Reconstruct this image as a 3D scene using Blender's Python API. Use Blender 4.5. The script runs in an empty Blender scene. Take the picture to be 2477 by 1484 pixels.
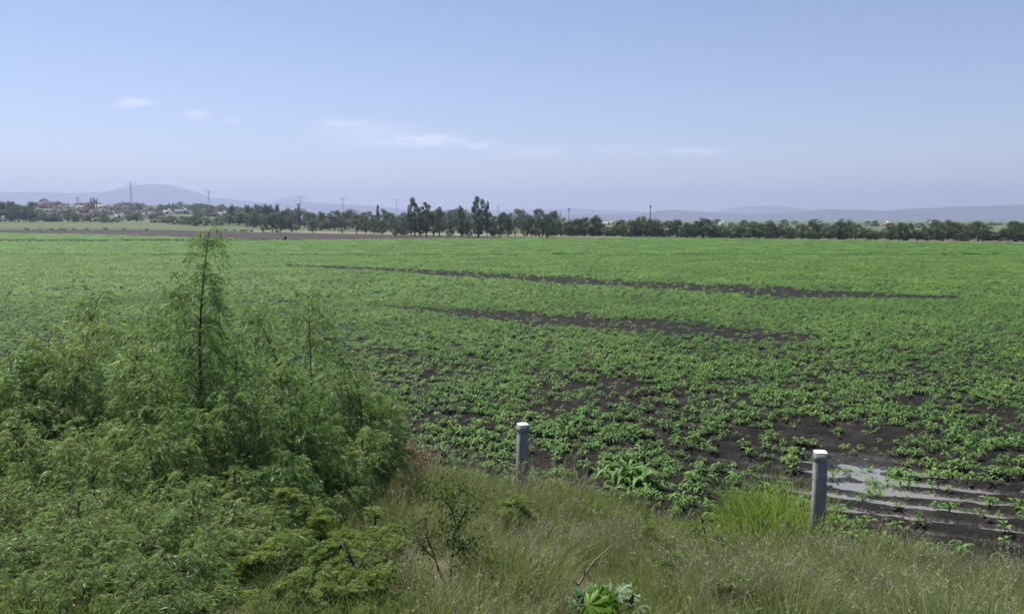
import bpy, math, random
import numpy as np
from mathutils import Vector, Matrix

sc = bpy.context.scene
R = math.radians
FPX, CX, CY, CAMZ = 1943.0, 1238.5, 742.0, 4.5      # photograph measured at 2477 x 1484
PITCH = math.atan((742.0 - 530.0) / FPX)

# ------------------------------------------------------------------ camera
cam_d = bpy.data.cameras.new('camera')
cam = bpy.data.objects.new('camera', cam_d)
sc.collection.objects.link(cam)
cam.location = (0, 0, CAMZ)
cam.rotation_euler = (math.pi / 2 - PITCH, 0, 0)
cam_d.sensor_width = 36.0
cam_d.lens = 36.0 * FPX / 2477.0
cam_d.clip_start = 0.05
cam_d.clip_end = 40000.0
sc.camera = cam

# ------------------------------------------------------------------ light and sky
SUN_EL, SUN_AZ = R(63), R(-48)                       # azimuth from +Y, negative = to the left
to_sun = Vector((math.cos(SUN_EL) * math.sin(SUN_AZ), math.cos(SUN_EL) * math.cos(SUN_AZ), math.sin(SUN_EL)))
sun_d = bpy.data.lights.new('sun', 'SUN')
sun_d.energy = 4.8
sun_d.angle = R(0.5)
sun_d.color = (1.0, 0.95, 0.87)
sun = bpy.data.objects.new('sun', sun_d)
sun.rotation_euler = to_sun.to_track_quat('Z', 'Y').to_euler()
sun.location = (-40, 60, 120)
sc.collection.objects.link(sun)

world = bpy.data.worlds.new('World')
sc.world = world
world.use_nodes = True
wn, wl = world.node_tree.nodes, world.node_tree.links
wn.clear()
SKY_STRENGTH = 0.0745
SKY_TINT = (1.07, 0.965, 0.94, 1)
out = wn.new('ShaderNodeOutputWorld')
bg = wn.new('ShaderNodeBackground')
bg.inputs['Strength'].default_value = SKY_STRENGTH
sky = wn.new('ShaderNodeTexSky')
sky.sky_type = 'NISHITA'
sky.sun_disc = False
sky.sun_elevation = SUN_EL
sky.sun_rotation = SUN_AZ
sky.altitude = 1800
sky.air_density = 1.0
sky.dust_density = 0.9
sky.ozone_density = 1.6
tint = wn.new('ShaderNodeMix'); tint.data_type = 'RGBA'; tint.blend_type = 'MULTIPLY'
tint.inputs[0].default_value = 1.0
tint.inputs[7].default_value = SKY_TINT
wl.new(sky.outputs[0], tint.inputs[6])


def wmath(op, a, b=None, c=None):
    n = wn.new('ShaderNodeMath'); n.operation = op
    for i, v in enumerate((a, b, c)):
        if v is None: continue
        if isinstance(v, (int, float)): n.inputs[i].default_value = v
        else: wl.new(v, n.inputs[i])
    return n.outputs[0]


tc = wn.new('ShaderNodeTexCoord')
sep = wn.new('ShaderNodeSeparateXYZ'); wl.new(tc.outputs['Generated'], sep.inputs[0])
az = wmath('ARCTAN2', sep.outputs[0], sep.outputs[1])
el = wmath('ARCSINE', sep.outputs[2])
cmb = wn.new('ShaderNodeCombineXYZ')
wl.new(wmath('MULTIPLY', az, 30.0), cmb.inputs[0]); wl.new(wmath('MULTIPLY', el, 110.0), cmb.inputs[1])
nz = wn.new('ShaderNodeTexNoise'); nz.inputs['Scale'].default_value = 1.6; nz.inputs['Detail'].default_value = 6
nz.inputs['Roughness'].default_value = 0.62
wl.new(cmb.outputs[0], nz.inputs['Vector'])
wob = wmath('SUBTRACT', nz.outputs['Fac'], 0.5)
clouds = [(350, 254, 34, 9, .6), (326, 262, 26, 6, .5), (494, 284, 28, 9, .5), (576, 297, 20, 7, .28), (850, 306, 75, 9, .5),
          (900, 325, 130, 24, .3), (1040, 344, 85, 13, .85), (960, 350, 130, 12, .42), (1160, 356, 42, 10, .6), (1290, 372, 110, 14, .34),
          (1500, 370, 130, 13, .2), (1672, 369, 70, 8, .5)]
acc = None
for (px, py, rx, ry, op) in clouds:
    a0 = math.atan2(px - CX, FPX); e0 = math.atan((530 - py) / FPX) * math.cos(a0)
    dx = wmath('DIVIDE', wmath('SUBTRACT', az, a0), rx * 1.35 / FPX)
    dy = wmath('DIVIDE', wmath('SUBTRACT', el, e0), ry * 1.5 / FPX)
    r2 = wmath('ADD', wmath('MULTIPLY', dx, dx), wmath('MULTIPLY', dy, dy))
    m = wmath('ADD', wmath('SUBTRACT', 1.0, wmath('SQRT', r2)), wmath('MULTIPLY', wob, 1.7))
    cl = wn.new('ShaderNodeClamp'); wl.new(m, cl.inputs[0])
    m = wmath('MULTIPLY', cl.outputs[0], op * .55)
    acc = m if acc is None else wmath('MAXIMUM', acc, m)
cmix = wn.new('ShaderNodeMix'); cmix.data_type = 'RGBA'
wl.new(acc, cmix.inputs[0]); wl.new(tint.outputs[2], cmix.inputs[6])
cmix.inputs[7].default_value = (11.5, 11.0, 13.5, 1)
wl.new(cmix.outputs[2], bg.inputs['Color'])
wl.new(bg.outputs[0], out.inputs['Surface'])

sc.view_settings.view_transform = 'Standard'
sc.view_settings.look = 'None'
sc.view_settings.exposure = 0.92
sc.view_settings.gamma = 1.0
sc.view_settings.use_curve_mapping = False
sc.render.engine = 'CYCLES'
sc.cycles.use_denoising = True
sc.cycles.denoising_prefilter = 'ACCURATE'
sc.cycles.max_bounces = 6
sc.cycles.diffuse_bounces = 3
sc.cycles.transmission_bounces = 3
sc.cycles.volume_bounces = 1
sc.cycles.use_adaptive_sampling = True
sc.cycles.adaptive_threshold = 0.02
sc.cycles.sample_clamp_indirect = 4.0

rng = np.random.default_rng(11)
random.seed(5)

# ------------------------------------------------------------------ helpers
def ray(px, py):
    vx, vy = (px - CX) / FPX, -(py - CY) / FPX
    cp, sp = math.cos(PITCH), math.sin(PITCH)
    d = np.array([vx, cp + vy * sp, -sp + vy * cp])
    return d / d[1]                                   # per metre of depth

def at(px, py, depth):
    d = ray(px, py)
    return Vector((d[0] * depth, depth, CAMZ + d[2] * depth))

def smooth(a, b, v):
    t = np.clip((v - a) / (b - a), 0, 1)
    return t * t * (3 - 2 * t)

_tab = np.random.default_rng(3).random((256, 256))
def vnoise(x, y):
    x = np.asarray(x, float); y = np.asarray(y, float)
    xi = np.floor(x).astype(int); yi = np.floor(y).astype(int)
    fx = x - xi; fy = y - yi
    fx = fx * fx * (3 - 2 * fx); fy = fy * fy * (3 - 2 * fy)
    g = lambda a, b: _tab[a & 255, b & 255]
    return (g(xi, yi) * (1 - fx) + g(xi + 1, yi) * fx) * (1 - fy) + (g(xi, yi + 1) * (1 - fx) + g(xi + 1, yi + 1) * fx) * fy

def fbm(x, y, o=4):
    s = 0; a = .5
    for i in range(o):
        s = s + a * vnoise(x * 2 ** i + 17.3 * i, y * 2 ** i + 5.1 * i); a *= .5
    return s / (1 - .5 ** o)

P1 = np.array([0.15, 12.5]); FT = np.array([0.900, -0.435]); FN = np.array([-0.435, -0.900])
def bank_s(x, y):                                     # metres from the fence line towards the viewer
    return (x - P1[0]) * FN[0] + (y - P1[1]) * FN[1]

def terrain(x, y):
    x = np.asarray(x, float); y = np.asarray(y, float)
    s = bank_s(x, y)
    near = y < 40
    z = np.where(near, np.minimum(0.26 * np.log1p(np.exp(np.clip((s - 0.3) * 3, -30, 30))) / 3, 2.95), 0.0)
    z = z + np.where((s > -0.3) & near, (fbm(x * .9, y * .9) - .5) * .16 * smooth(-.3, 1.2, s), 0)
    u = x / np.maximum(y, 1.0)
    M = 1 - smooth(-0.42, -0.20, u)
    z = z + M * (3.3 * smooth(215, 420, y) + 17.0 * smooth(400, 930, y)) * (1 - smooth(1100, 2600, y))
    return z

_D = np.geomspace(4, 9000, 5000)
def hit(px, py):
    d = ray(px, py)
    zr = CAMZ + d[2] * _D
    zt = terrain(d[0] * _D, _D)
    b = np.nonzero(zr <= zt)[0]
    if len(b) == 0:
        k = 3000
    else:
        k = b[0]
    y = _D[k]
    if k > 0:
        g0 = (CAMZ + d[2] * _D[k - 1]) - zt[k - 1]; g1 = zr[k] - zt[k]
        if g0 > 0 > g1: y = _D[k - 1] + (_D[k] - _D[k - 1]) * g0 / (g0 - g1)
    return Vector((d[0] * y, y, float(terrain(d[0] * y, y))))

def project(x, y, z):
    cp, sp = math.cos(PITCH), math.sin(PITCH)
    dz = np.asarray(z) - CAMZ
    f = y * cp - dz * sp
    u = y * sp + dz * cp
    return CX + FPX * x / f, CY - FPX * u / f

class MB:
    def __init__(s):
        s.v = []; s.n = 0; s.f = []; s.t = []
    def add(s, V, F, tint=0.5):
        V = np.asarray(V, float).reshape(-1, 3); F = np.asarray(F, int)
        s.v.append(V); s.f.append(F + s.n); s.n += len(V)
        t = np.asarray(tint, float)
        s.t.append(np.full(len(V), float(t)) if t.ndim == 0 else t)
    def data(s, name, mat=None, smooth_=False):
        me = bpy.data.meshes.new(name)
        V = np.concatenate(s.v); 
        me.vertices.add(len(V)); me.vertices.foreach_set('co', V.ravel())
        loops = np.concatenate([f.ravel() for f in s.f])
        sizes = np.concatenate([np.full(len(f), f.shape[1]) for f in s.f])
        me.loops.add(len(loops)); me.loops.foreach_set('vertex_index', loops)
        me.polygons.add(len(sizes))
        st = np.concatenate([[0], np.cumsum(sizes)[:-1]])
        me.polygons.foreach_set('loop_start', st.astype(np.int32)); me.polygons.foreach_set('loop_total', sizes.astype(np.int32))
        if smooth_: me.polygons.foreach_set('use_smooth', np.ones(len(sizes), bool))
        a = me.attributes.new('tint', 'FLOAT', 'POINT'); a.data.foreach_set('value', np.concatenate(s.t))
        me.update(calc_edges=True)
        if mat: me.materials.append(mat)
        return me
    def tube(s, P, r, sides=5, tint=.5):
        P = np.asarray(P, float); k = len(P)
        r = np.broadcast_to(np.asarray(r, float), (k,))
        T = np.gradient(P, axis=0); T /= np.linalg.norm(T, axis=1)[:, None] + 1e-9
        ref = np.array([1, 0, 0.0]) if abs(T[:, 0]).mean() < .8 else np.array([0, 1, 0.0])
        A = np.cross(T, ref); A /= np.linalg.norm(A, axis=1)[:, None] + 1e-9
        B = np.cross(T, A)
        th = np.arange(sides) * 2 * np.pi / sides
        V = P[:, None, :] + r[:, None, None] * (np.cos(th)[None, :, None] * A[:, None, :] + np.sin(th)[None, :, None] * B[:, None, :])
        i = np.arange(k - 1)[:, None] * sides; j = np.arange(sides)[None, :]; j2 = (j + 1) % sides
        F = np.stack([i + j, i + j2, i + sides + j2, i + sides + j], -1).reshape(-1, 4)
        s.add(V, F, tint)
        s.f.append((np.arange(sides)[::-1][None, :] + s.n - k * sides))
        s.f.append((np.arange(sides)[None, :] + s.n - sides))
    def box(s, c, d, rz=0, tint=.5, taper=1.0):
        c = np.asarray(c, float); x, y, z = np.asarray(d, float) / 2
        V = np.array([[a * x * (taper if e > 0 else 1), b * y * (taper if e > 0 else 1), e * z] for e in (-1, 1) for a, b in ((-1, -1), (1, -1), (1, 1), (-1, 1))])
        cs, sn = math.cos(rz), math.sin(rz)
        V = np.stack([V[:, 0] * cs - V[:, 1] * sn, V[:, 0] * sn + V[:, 1] * cs, V[:, 2]], 1) + c
        s.add(V, [[3, 2, 1, 0], [4, 5, 6, 7], [0, 1, 5, 4], [1, 2, 6, 5], [2, 3, 7, 6], [3, 0, 4, 7]], tint)
    def leaves(s, P, D, L, W, tint, droop=0.0, rg=None):
        """pointed leaves: a two-face fold along each axis"""
        n = len(P); D = D / (np.linalg.norm(D, axis=1)[:, None] + 1e-9)
        rr = (rg or rng).normal(size=(n, 3))
        S = np.cross(D, rr); S /= np.linalg.norm(S, axis=1)[:, None] + 1e-9
        L = np.broadcast_to(L, (n,))[:, None]; W = np.broadcast_to(W, (n,))[:, None]
        mid = P + D * L * .42; tip = P + D * L + np.array([0, 0, -1.0]) * L * droop
        V = np.stack([P, mid + S * W * .5, tip, mid - S * W * .5], 1).reshape(-1, 3)
        F = np.arange(4 * n).reshape(-1, 4)
        s.add(V, F, np.repeat(np.broadcast_to(tint, (n,)), 4))
    def strip(s, P, w, side, tint=.5, fold=0.0, up=(0, 0, 1)):
        """a ribbon leaf along P with widths w; folded along the middle"""
        P = np.asarray(P, float); w = np.asarray(w, float)[:, None]; side = np.asarray(side, float)
        up = np.asarray(up, float)
        Lf = P - side * w / 2 + up * w * fold; Rt = P + side * w / 2 + up * w * fold
        k = len(P)
        if fold:
            V = np.stack([Lf, P, Rt], 1).reshape(-1, 3); i = np.arange(k - 1) * 3
            F = np.concatenate([np.stack([i, i + 1, i + 4, i + 3], 1), np.stack([i + 1, i + 2, i + 5, i + 4], 1)])
        else:
            V = np.stack([Lf, Rt], 1).reshape(-1, 3); i = np.arange(k - 1) * 2
            F = np.stack([i, i + 1, i + 3, i + 2], 1)
        s.add(V, F, tint)

def tag(o, label=None, cat=None, group=None, kind=None):
    if label: o['label'] = label
    if cat: o['category'] = cat
    if group: o['group'] = group
    if kind: o['kind'] = kind
    return o

def link(name, me, parent=None, loc=None):
    o = bpy.data.objects.new(name, me); sc.collection.objects.link(o)
    if parent: o.parent = parent
    if loc is not None: o.location = loc
    return o

def thing(name, label, cat, loc=(0, 0, 0), rz=0, group=None):
    o = link(name, None, None, loc); o.rotation_euler = (0, 0, rz); o.empty_display_size = .2
    return tag(o, label, cat, group)

def copy_thing(o, loc, rz, scale, label, group=None):
    c = o.copy(); sc.collection.objects.link(c)
    c.location = loc; c.rotation_euler = (0, 0, rz); c.scale = scale
    c['label'] = label
    if group: c['group'] = group
    elif 'group' in c: del c['group']
    for ch in o.children:
        d = ch.copy(); sc.collection.objects.link(d); d.parent = c
        for g in ch.children:
            e = g.copy(); sc.collection.objects.link(e); e.parent = d
    return c

# ------------------------------------------------------------------ materials
def new_mat(name):
    m = bpy.data.materials.new(name); m.use_nodes = True
    m.node_tree.nodes.clear()
    return m, m.node_tree.nodes, m.node_tree.links

def ramp(nodes, cols):
    r = nodes.new('ShaderNodeValToRGB'); e = r.color_ramp.elements
    while len(e) < len(cols): e.new(0.5)
    for k, c in enumerate(cols):
        e[k].position = k / (len(cols) - 1); e[k].color = (*c, 1)
    return r

def leaf_mat(name, cols, trans=.35, noise=.6, rough=.55, spec=.25, wscale=.5, wr=(.3, .35, .35)):
    """wr = share of per-leaf tint, per-plant tint, ground-position tint"""
    m, N, L = new_mat(name)
    o = N.new('ShaderNodeOutputMaterial')
    at_ = N.new('ShaderNodeAttribute'); at_.attribute_name = 'tint'
    oi = N.new('ShaderNodeObjectInfo'); geo = N.new('ShaderNodeNewGeometry')
    nt = N.new('ShaderNodeTexNoise'); nt.inputs['Scale'].default_value = wscale; nt.inputs['Detail'].default_value = 4
    L.new(geo.outputs['Position'], nt.inputs['Vector'])
    mr = N.new('ShaderNodeMapRange'); mr.inputs[1].default_value = .3; mr.inputs[2].default_value = .7
    L.new(nt.outputs['Fac'], mr.inputs[0])
    def mul(a, k):
        q = N.new('ShaderNodeMath'); q.operation = 'MULTIPLY'; L.new(a, q.inputs[0]); q.inputs[1].default_value = k; return q.outputs[0]
    def add(a, b):
        q = N.new('ShaderNodeMath'); q.operation = 'ADD'; L.new(a, q.inputs[0]); L.new(b, q.inputs[1]); return q.outputs[0]
    f = add(add(mul(at_.outputs['Fac'], wr[0]), mul(oi.outputs['Random'], wr[1])), mul(mr.outputs[0], wr[2]))
    rp = ramp(N, cols); L.new(f, rp.inputs[0])
    p = N.new('ShaderNodeBsdfPrincipled'); p.inputs['Roughness'].default_value = rough
    p.inputs['Specular IOR Level'].default_value = spec
    L.new(rp.outputs[0], p.inputs['Base Color'])
    t = N.new('ShaderNodeBsdfTranslucent')
    hs = N.new('ShaderNodeHueSaturation'); hs.inputs['Hue'].default_value = .485; hs.inputs['Saturation'].default_value = 1.15
    hs.inputs['Value'].default_value = 1.25
    L.new(rp.outputs[0], hs.inputs['Color']); L.new(hs.outputs[0], t.inputs['Color'])
    mx = N.new('ShaderNodeMixShader'); mx.inputs[0].default_value = trans
    L.new(p.outputs[0], mx.inputs[1]); L.new(t.outputs[0], mx.inputs[2]); L.new(mx.outputs[0], o.inputs['Surface'])
    return m

def surf_mat(name, cols, scale=1.0, rough=.9, bump=0.0, bscale=None, spec=.2, stretch=None, detail=6, rand=0.0, rough2=None, metal=0):
    m, N, L = new_mat(name)
    o = N.new('ShaderNodeOutputMaterial'); p = N.new('ShaderNodeBsdfPrincipled')
    p.inputs['Roughness'].default_value = rough; p.inputs['Specular IOR Level'].default_value = spec
    p.inputs['Metallic'].default_value = metal
    tcx = N.new('ShaderNodeTexCoord'); mp = N.new('ShaderNodeMapping')
    geo = N.new('ShaderNodeNewGeometry')
    L.new(geo.outputs['Position'], mp.inputs['Vector'])
    if stretch: mp.inputs['Scale'].default_value = stretch[0]; mp.inputs['Rotation'].default_value = (0, 0, stretch[1])
    nt = N.new('ShaderNodeTexNoise'); nt.inputs['Scale'].default_value = scale; nt.inputs['Detail'].default_value = detail
    nt.inputs['Roughness'].default_value = .62
    L.new(mp.outputs[0], nt.inputs['Vector'])
    mr = N.new('ShaderNodeMapRange'); mr.inputs[1].default_value = .28; mr.inputs[2].default_value = .72
    L.new(nt.outputs['Fac'], mr.inputs[0])
    f = mr.outputs[0]
    if rand:
        oi = N.new('ShaderNodeObjectInfo'); q = N.new('ShaderNodeMix'); q.inputs[0].default_value = rand
        L.new(f, q.inputs[2]); L.new(oi.outputs['Random'], q.inputs[3]); f = q.outputs[0]
    rp = ramp(N, cols); L.new(f, rp.inputs[0]); L.new(rp.outputs[0], p.inputs['Base Color'])
    if rough2 is not None:
        q = N.new('ShaderNodeMapRange'); q.inputs[3].default_value = rough; q.inputs[4].default_value = rough2
        L.new(mr.outputs[0], q.inputs[0]); L.new(q.outputs[0], p.inputs['Roughness'])
    if bump:
        n2 = N.new('ShaderNodeTexNoise'); n2.inputs['Scale'].default_value = bscale or scale * 4; n2.inputs['Detail'].default_value = 6
        L.new(geo.outputs['Position'], n2.inputs['Vector'])
        b = N.new('ShaderNodeBump'); b.inputs['Strength'].default_value = 1; b.inputs['Distance'].default_value = bump
        L.new(n2.outputs['Fac'], b.inputs['Height']); L.new(b.outputs[0], p.inputs['Normal'])
    L.new(p.outputs[0], o.inputs['Surface'])
    return m

ROW = math.atan2(-.355, .935)
M = {}
M['ground'] = surf_mat('meadow_ground', [(.040, .068, .026), (.066, .094, .036), (.115, .115, .062)], .03, .95, stretch=((.25, 1, 1), 0))
M['bank'] = surf_mat('bank_earth', [(.045, .05, .022), (.09, .085, .045), (.15, .13, .085)], 2.0, .95, .02, 20)
M['soil'] = surf_mat('dark_clay', [(.0070, .0064, .0058), (.0138, .0124, .0112), (.032, .028, .025)], 1.6, .95, .05, 9, .12, rough2=.7)
M['fallow'] = surf_mat('ploughed_earth', [(.022, .016, .016), (.034, .025, .024), (.054, .040, .037)], .08, .95, stretch=((.2, 1, 1), .1))
M['croft'] = surf_mat('field_floor', [(.035, .06, .018), (.06, .10, .03)], .05, .95)
M['dirt'] = surf_mat('pale_dirt', [(.13, .115, .09), (.20, .175, .135)], .2, .95)
M['mound'] = surf_mat('mound_earth', [(.08, .062, .046), (.16, .13, .098)], .5, .95, .1, 3)
M['hill'] = surf_mat('hill_scrub', [(.035, .045, .04), (.065, .07, .06)], .004, 1)
M['bark'] = surf_mat('grey_brown_bark', [(.035, .026, .02), (.09, .07, .055)], 9, .9, .004, 60)
M['twig'] = surf_mat('olive_twig', [(.05, .045, .02), (.10, .09, .045)], 12, .8)
M['darkbark'] = surf_mat('dark_bark', [(.018, .014, .012), (.045, .035, .03)], 14, .9, .004, 60)
M['dead'] = surf_mat('dead_wood', [(.14, .11, .085), (.27, .22, .17)], 12, .85)
M['concrete'] = surf_mat('weathered_concrete', [(.13, .13, .13), (.21, .21, .21), (.29, .29, .28)], 7, .92, .004, 60)
M['sunlit_white'] = surf_mat('sunlit_concrete', [(.55, .55, .53), (.68, .68, .66)], 20, .8)  # sun highlight on the post tops, put into a near-white concrete colour
M['wire'] = surf_mat('rusty_wire', [(.05, .04, .035), (.09, .07, .06)], 30, .7)
M['steel'] = surf_mat('galvanised_steel', [(.20, .20, .21), (.30, .30, .31)], 1, .6)
M['willow'] = leaf_mat('willow_leaf', [(.044, .105, .030), (.098, .19, .060), (.185, .27, .097), (.37, .40, .20)], .5, wscale=1.1, wr=(.42, .2, .38), spec=.4, rough=.45)
M['mesq'] = leaf_mat('feather_leaf', [(.065, .115, .028), (.13, .195, .045), (.25, .29, .09)], .48, wscale=2.0, wr=(.4, .2, .4))
M['dleaf'] = leaf_mat('small_dark_leaf', [(.018, .035, .010), (.04, .07, .02), (.07, .10, .03)], .25)
M['crop'] = leaf_mat('crop_leaf', [(.036, .088, .023), (.074, .163, .036), (.128, .25, .058), (.26, .335, .11)], .40, wscale=.22, wr=(.3, .36, .34), spec=.35)
M['grassd'] = leaf_mat('dry_grass_blade', [(.075, .12, .032), (.125, .178, .055), (.18, .215, .085), (.265, .275, .15)], .35, wscale=.7, wr=(.3, .2, .5), spec=.1)
M['grassg'] = leaf_mat('green_grass_blade', [(.065, .115, .026), (.13, .185, .045), (.24, .28, .085)], .5, wscale=.9, wr=(.45, .25, .3), spec=.2)
M['lush'] = leaf_mat('tall_grass_blade', [(.085, .155, .032), (.16, .25, .052), (.30, .36, .12)], .5, wscale=.9, wr=(.6, .2, .2), spec=.3)
M['straw'] = leaf_mat('straw_grass_blade', [(.16, .17, .09), (.25, .25, .15), (.36, .35, .25)], .35, wscale=.7, wr=(.4, .2, .4), spec=.1)
M['clod'] = surf_mat('clay_clod', [(.013, .011, .0105), (.034, .029, .026), (.085, .072, .064)], 5, .95, spec=.1, rand=.6)
M['seed'] = leaf_mat('grass_seed_head', [(.18, .19, .11), (.31, .30, .20)], .3, wscale=.7, spec=.1)
M['red'] = leaf_mat('reddish_dry_leaf', [(.14, .085, .06), (.24, .155, .11), (.30, .22, .15)], .3, wscale=2, spec=.1)
M['tree'] = leaf_mat('tree_foliage', [(.035, .058, .026), (.070, .105, .040), (.13, .16, .06)], .3, wscale=.09, wr=(.35, .4, .25))
M['euca'] = leaf_mat('blue_green_foliage', [(.035, .060, .028), (.075, .11, .045), (.14, .17, .075)], .35, wscale=.2, wr=(.45, .25, .3))
M['drytree'] = leaf_mat('thin_brown_foliage', [(.05, .042, .03), (.085, .065, .045), (.10, .09, .05)], .2, wscale=.3)
M['weed'] = leaf_mat('weed_leaf', [(.035, .055, .018), (.08, .10, .035), (.15, .15, .07)], .3, wscale=.3)
M['big'] = leaf_mat('broad_bright_leaf', [(.09, .20, .015), (.14, .28, .025)], .55, wscale=4, rough=.4)
M['bluegrey'] = leaf_mat('pale_grey_green_leaf', [(.055, .115, .045), (.11, .18, .085)], .25, wscale=4, rough=.5, spec=.25)

m, N, L = new_mat('still_water')
o = N.new('ShaderNodeOutputMaterial'); p = N.new('ShaderNodeBsdfPrincipled')
p.inputs['Base Color'].default_value = (.15, .15, .145, 1); p.inputs['Roughness'].default_value = .07
p.inputs['IOR'].default_value = 1.33; p.inputs['Specular IOR Level'].default_value = .55
g = N.new('ShaderNodeNewGeometry'); nt = N.new('ShaderNodeTexNoise'); nt.inputs['Scale'].default_value = 9
L.new(g.outputs['Position'], nt.inputs['Vector']); b = N.new('ShaderNodeBump'); b.inputs['Distance'].default_value = .004
L.new(nt.outputs['Fac'], b.inputs['Height']); L.new(b.outputs[0], p.inputs['Normal']); L.new(p.outputs[0], o.inputs['Surface'])
M['water'] = m

# ------------------------------------------------------------------ ground, fields, hills
def grid_mesh(name, X, Y, Z, mat, kind='structure', smooth_=True):
    ny, nx = X.shape
    mb = MB(); i = (np.arange(ny - 1)[:, None] * nx + np.arange(nx - 1)[None, :])
    F = np.stack([i, i + 1, i + nx + 1, i + nx], -1).reshape(-1, 4)
    mb.add(np.stack([X, Y, Z], -1).reshape(-1, 3), F)
    o = link(name, mb.data(name, mat, smooth_)); o['kind'] = kind
    return o

def axis(pts):
    outp = []
    for a, b, st in pts:
        outp.append(np.arange(a, b, st))
    return np.unique(np.concatenate(outp + [[pts[-1][1]]]))

NX0, NX1, NY0, NY1 = -13.0, 18.0, 8.0, 40.0             # the finely modelled near part of the field
def soil_mask(x, y):
    return smooth(NX0 + .3, NX0 + 1.5, x) * (1 - smooth(NX1 - 1.5, NX1 - .3, x)) * (1 - smooth(NY1 - 2, NY1 - .4, y)) * (1 - smooth(.0, .7, bank_s(x, y)))
xs = axis([(-8900, -3000, 700), (-3000, -600, 120), (-600, -120, 20), (-120, -24, 4), (-24, 24, .4), (24, 120, 4), (120, 600, 20), (600, 3000, 120), (3000, 8900, 700)])
ys = axis([(-250, -20, 25), (-20, 0, 2), (0, 42, .4), (42, 120, 3), (120, 500, 8), (500, 1400, 25), (1400, 3000, 100), (3000, 9400, 600)])
X, Y = np.meshgrid(xs, ys)
Z = terrain(X, Y) - .35 * soil_mask(X, Y)
go = grid_mesh('ground', X, Y, Z, M['ground'])
# near bank gets earth of its own
go.data.materials.append(M['bank'])
cx_ = (X[:-1, :-1] + X[1:, 1:]) / 2; cy_ = (Y[:-1, :-1] + Y[1:, 1:]) / 2
mi = ((cy_ < 42) & (bank_s(cx_, cy_) > -2)).astype(np.int32).ravel()
go.data.polygons.foreach_set('material_index', mi)

# mud close to the standing water is wet: smooth and shiny, by height above the water
_m = M['soil']; _N, _L = _m.node_tree.nodes, _m.node_tree.links
_p = [n for n in _N if n.type == 'BSDF_PRINCIPLED'][0]
_g = _N.new('ShaderNodeNewGeometry'); _s = _N.new('ShaderNodeSeparateXYZ'); _L.new(_g.outputs['Position'], _s.inputs[0])
_q = _N.new('ShaderNodeMapRange'); _q.inputs[1].default_value = -.09; _q.inputs[2].default_value = -.035; _q.inputs[3].default_value = .28; _q.inputs[4].default_value = .92
_L.new(_s.outputs[2], _q.inputs[0]); _L.new(_q.outputs[0], _p.inputs['Roughness'])
_q2 = _N.new('ShaderNodeMapRange'); _q2.inputs[1].default_value = -.09; _q2.inputs[2].default_value = -.04; _q2.inputs[3].default_value = .45; _q2.inputs[4].default_value = .12
_L.new(_s.outputs[2], _q2.inputs[0]); _L.new(_q2.outputs[0], _p.inputs['Specular IOR Level'])
RD = np.array([math.cos(ROW), math.sin(ROW)]); RN = np.array([-math.sin(ROW), math.cos(ROW)])
WATER_Z = -0.087
PUD = np.array([6.6, 13.6])
def soil_z(x, y):
    r = x * RN[0] + y * RN[1]; t = x * RD[0] + y * RD[1]
    wob = (fbm(t * .35, r * .25, 3) - .5) * .38
    fur = np.cos((r + wob) * 2 * np.pi / .62)
    fur = np.sign(fur) * np.abs(fur) ** .8
    pr = (x - PUD[0]) * RN[0] + (y - PUD[1]) * RN[1]; pt = (x - PUD[0]) * RD[0] + (y - PUD[1]) * RD[1]
    low = np.exp(-(((pr + .45) / 2.1) ** 2) - (np.where(pt > 0, pt / 8.0, pt / 2.3)) ** 2)
    pool = np.exp(-(((pr - .6) / 1.45) ** 2 + ((pt + .5) / .9) ** 2))
    amp = (.045 + .02 * low) * (1 - smooth(24, 36, y)) * (1 - .9 * pool)
    z = .012 + amp * fur - (.088 - .020 * smooth(.6, 2.0, pt) + .05 * (fbm(t * .9 + 4, r * 1.3, 3) - .5)) * low - .05 * pool + (fbm(x * 2.3, y * 2.3, 4) - .5) * (.085 - .005 * low) + (vnoise(x * 9, y * 9) - .5) * .02
    s = bank_s(x, y)
    z = z * (1 - smooth(.0, .9, s)) + smooth(.0, .9, s) * (terrain(x, y) - .10)
    edge = smooth(NX0, NX0 + 1.2, x) * (1 - smooth(NX1 - 1.2, NX1, x)) * (1 - smooth(NY1 - 1.6, NY1, y))
    return z * edge + (1 - edge) * (terrain(x, y) + .004)
X, Y = np.meshgrid(np.arange(NX0, NX1 + .01, .085), np.arange(NY0, NY1 + .01, .085))
grid_mesh('crop_field_soil', X, Y, soil_z(X, Y), M['soil'])

# standing water in the low furrows
th = np.linspace(0, 2 * np.pi, 48, endpoint=False)
ring = PUD[None, :] + np.outer(np.cos(th) * 6.4 + 3.4, RD) + np.outer(np.sin(th) * 2.6, RN)
ring = np.array([p for p in ring if bank_s(p[0], p[1]) < .35])
mb = MB(); mb.add(np.c_[ring, np.full(len(ring), WATER_Z)], [list(range(len(ring)))])
wo = link('puddle_water', mb.data('puddle_water', M['water'])); wo['kind'] = 'structure'

def sheet(name, top, bot, mat, lift, nx=60, ny=10, kind='structure', bumps=0):
    """a ground strip between two lines that were measured in the photograph and dropped onto the terrain"""
    def samp(line, n):
        line = np.array(line, float); tt = np.linspace(line[0, 0], line[-1, 0], n)
        return np.array([hit(x, y)[:2] for x, y in zip(tt, np.interp(tt, line[:, 0], line[:, 1]))])
    a, b = samp(bot, nx), samp(top, nx)
    w = np.linspace(0, 1, ny)[:, None]
    X = a[:, 0][None] * (1 - w) + b[:, 0][None] * w; Y = a[:, 1][None] * (1 - w) + b[:, 1][None] * w
    Z = terrain(X, Y) + lift
    return grid_mesh(name, X, Y, Z, mat, kind)

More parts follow.
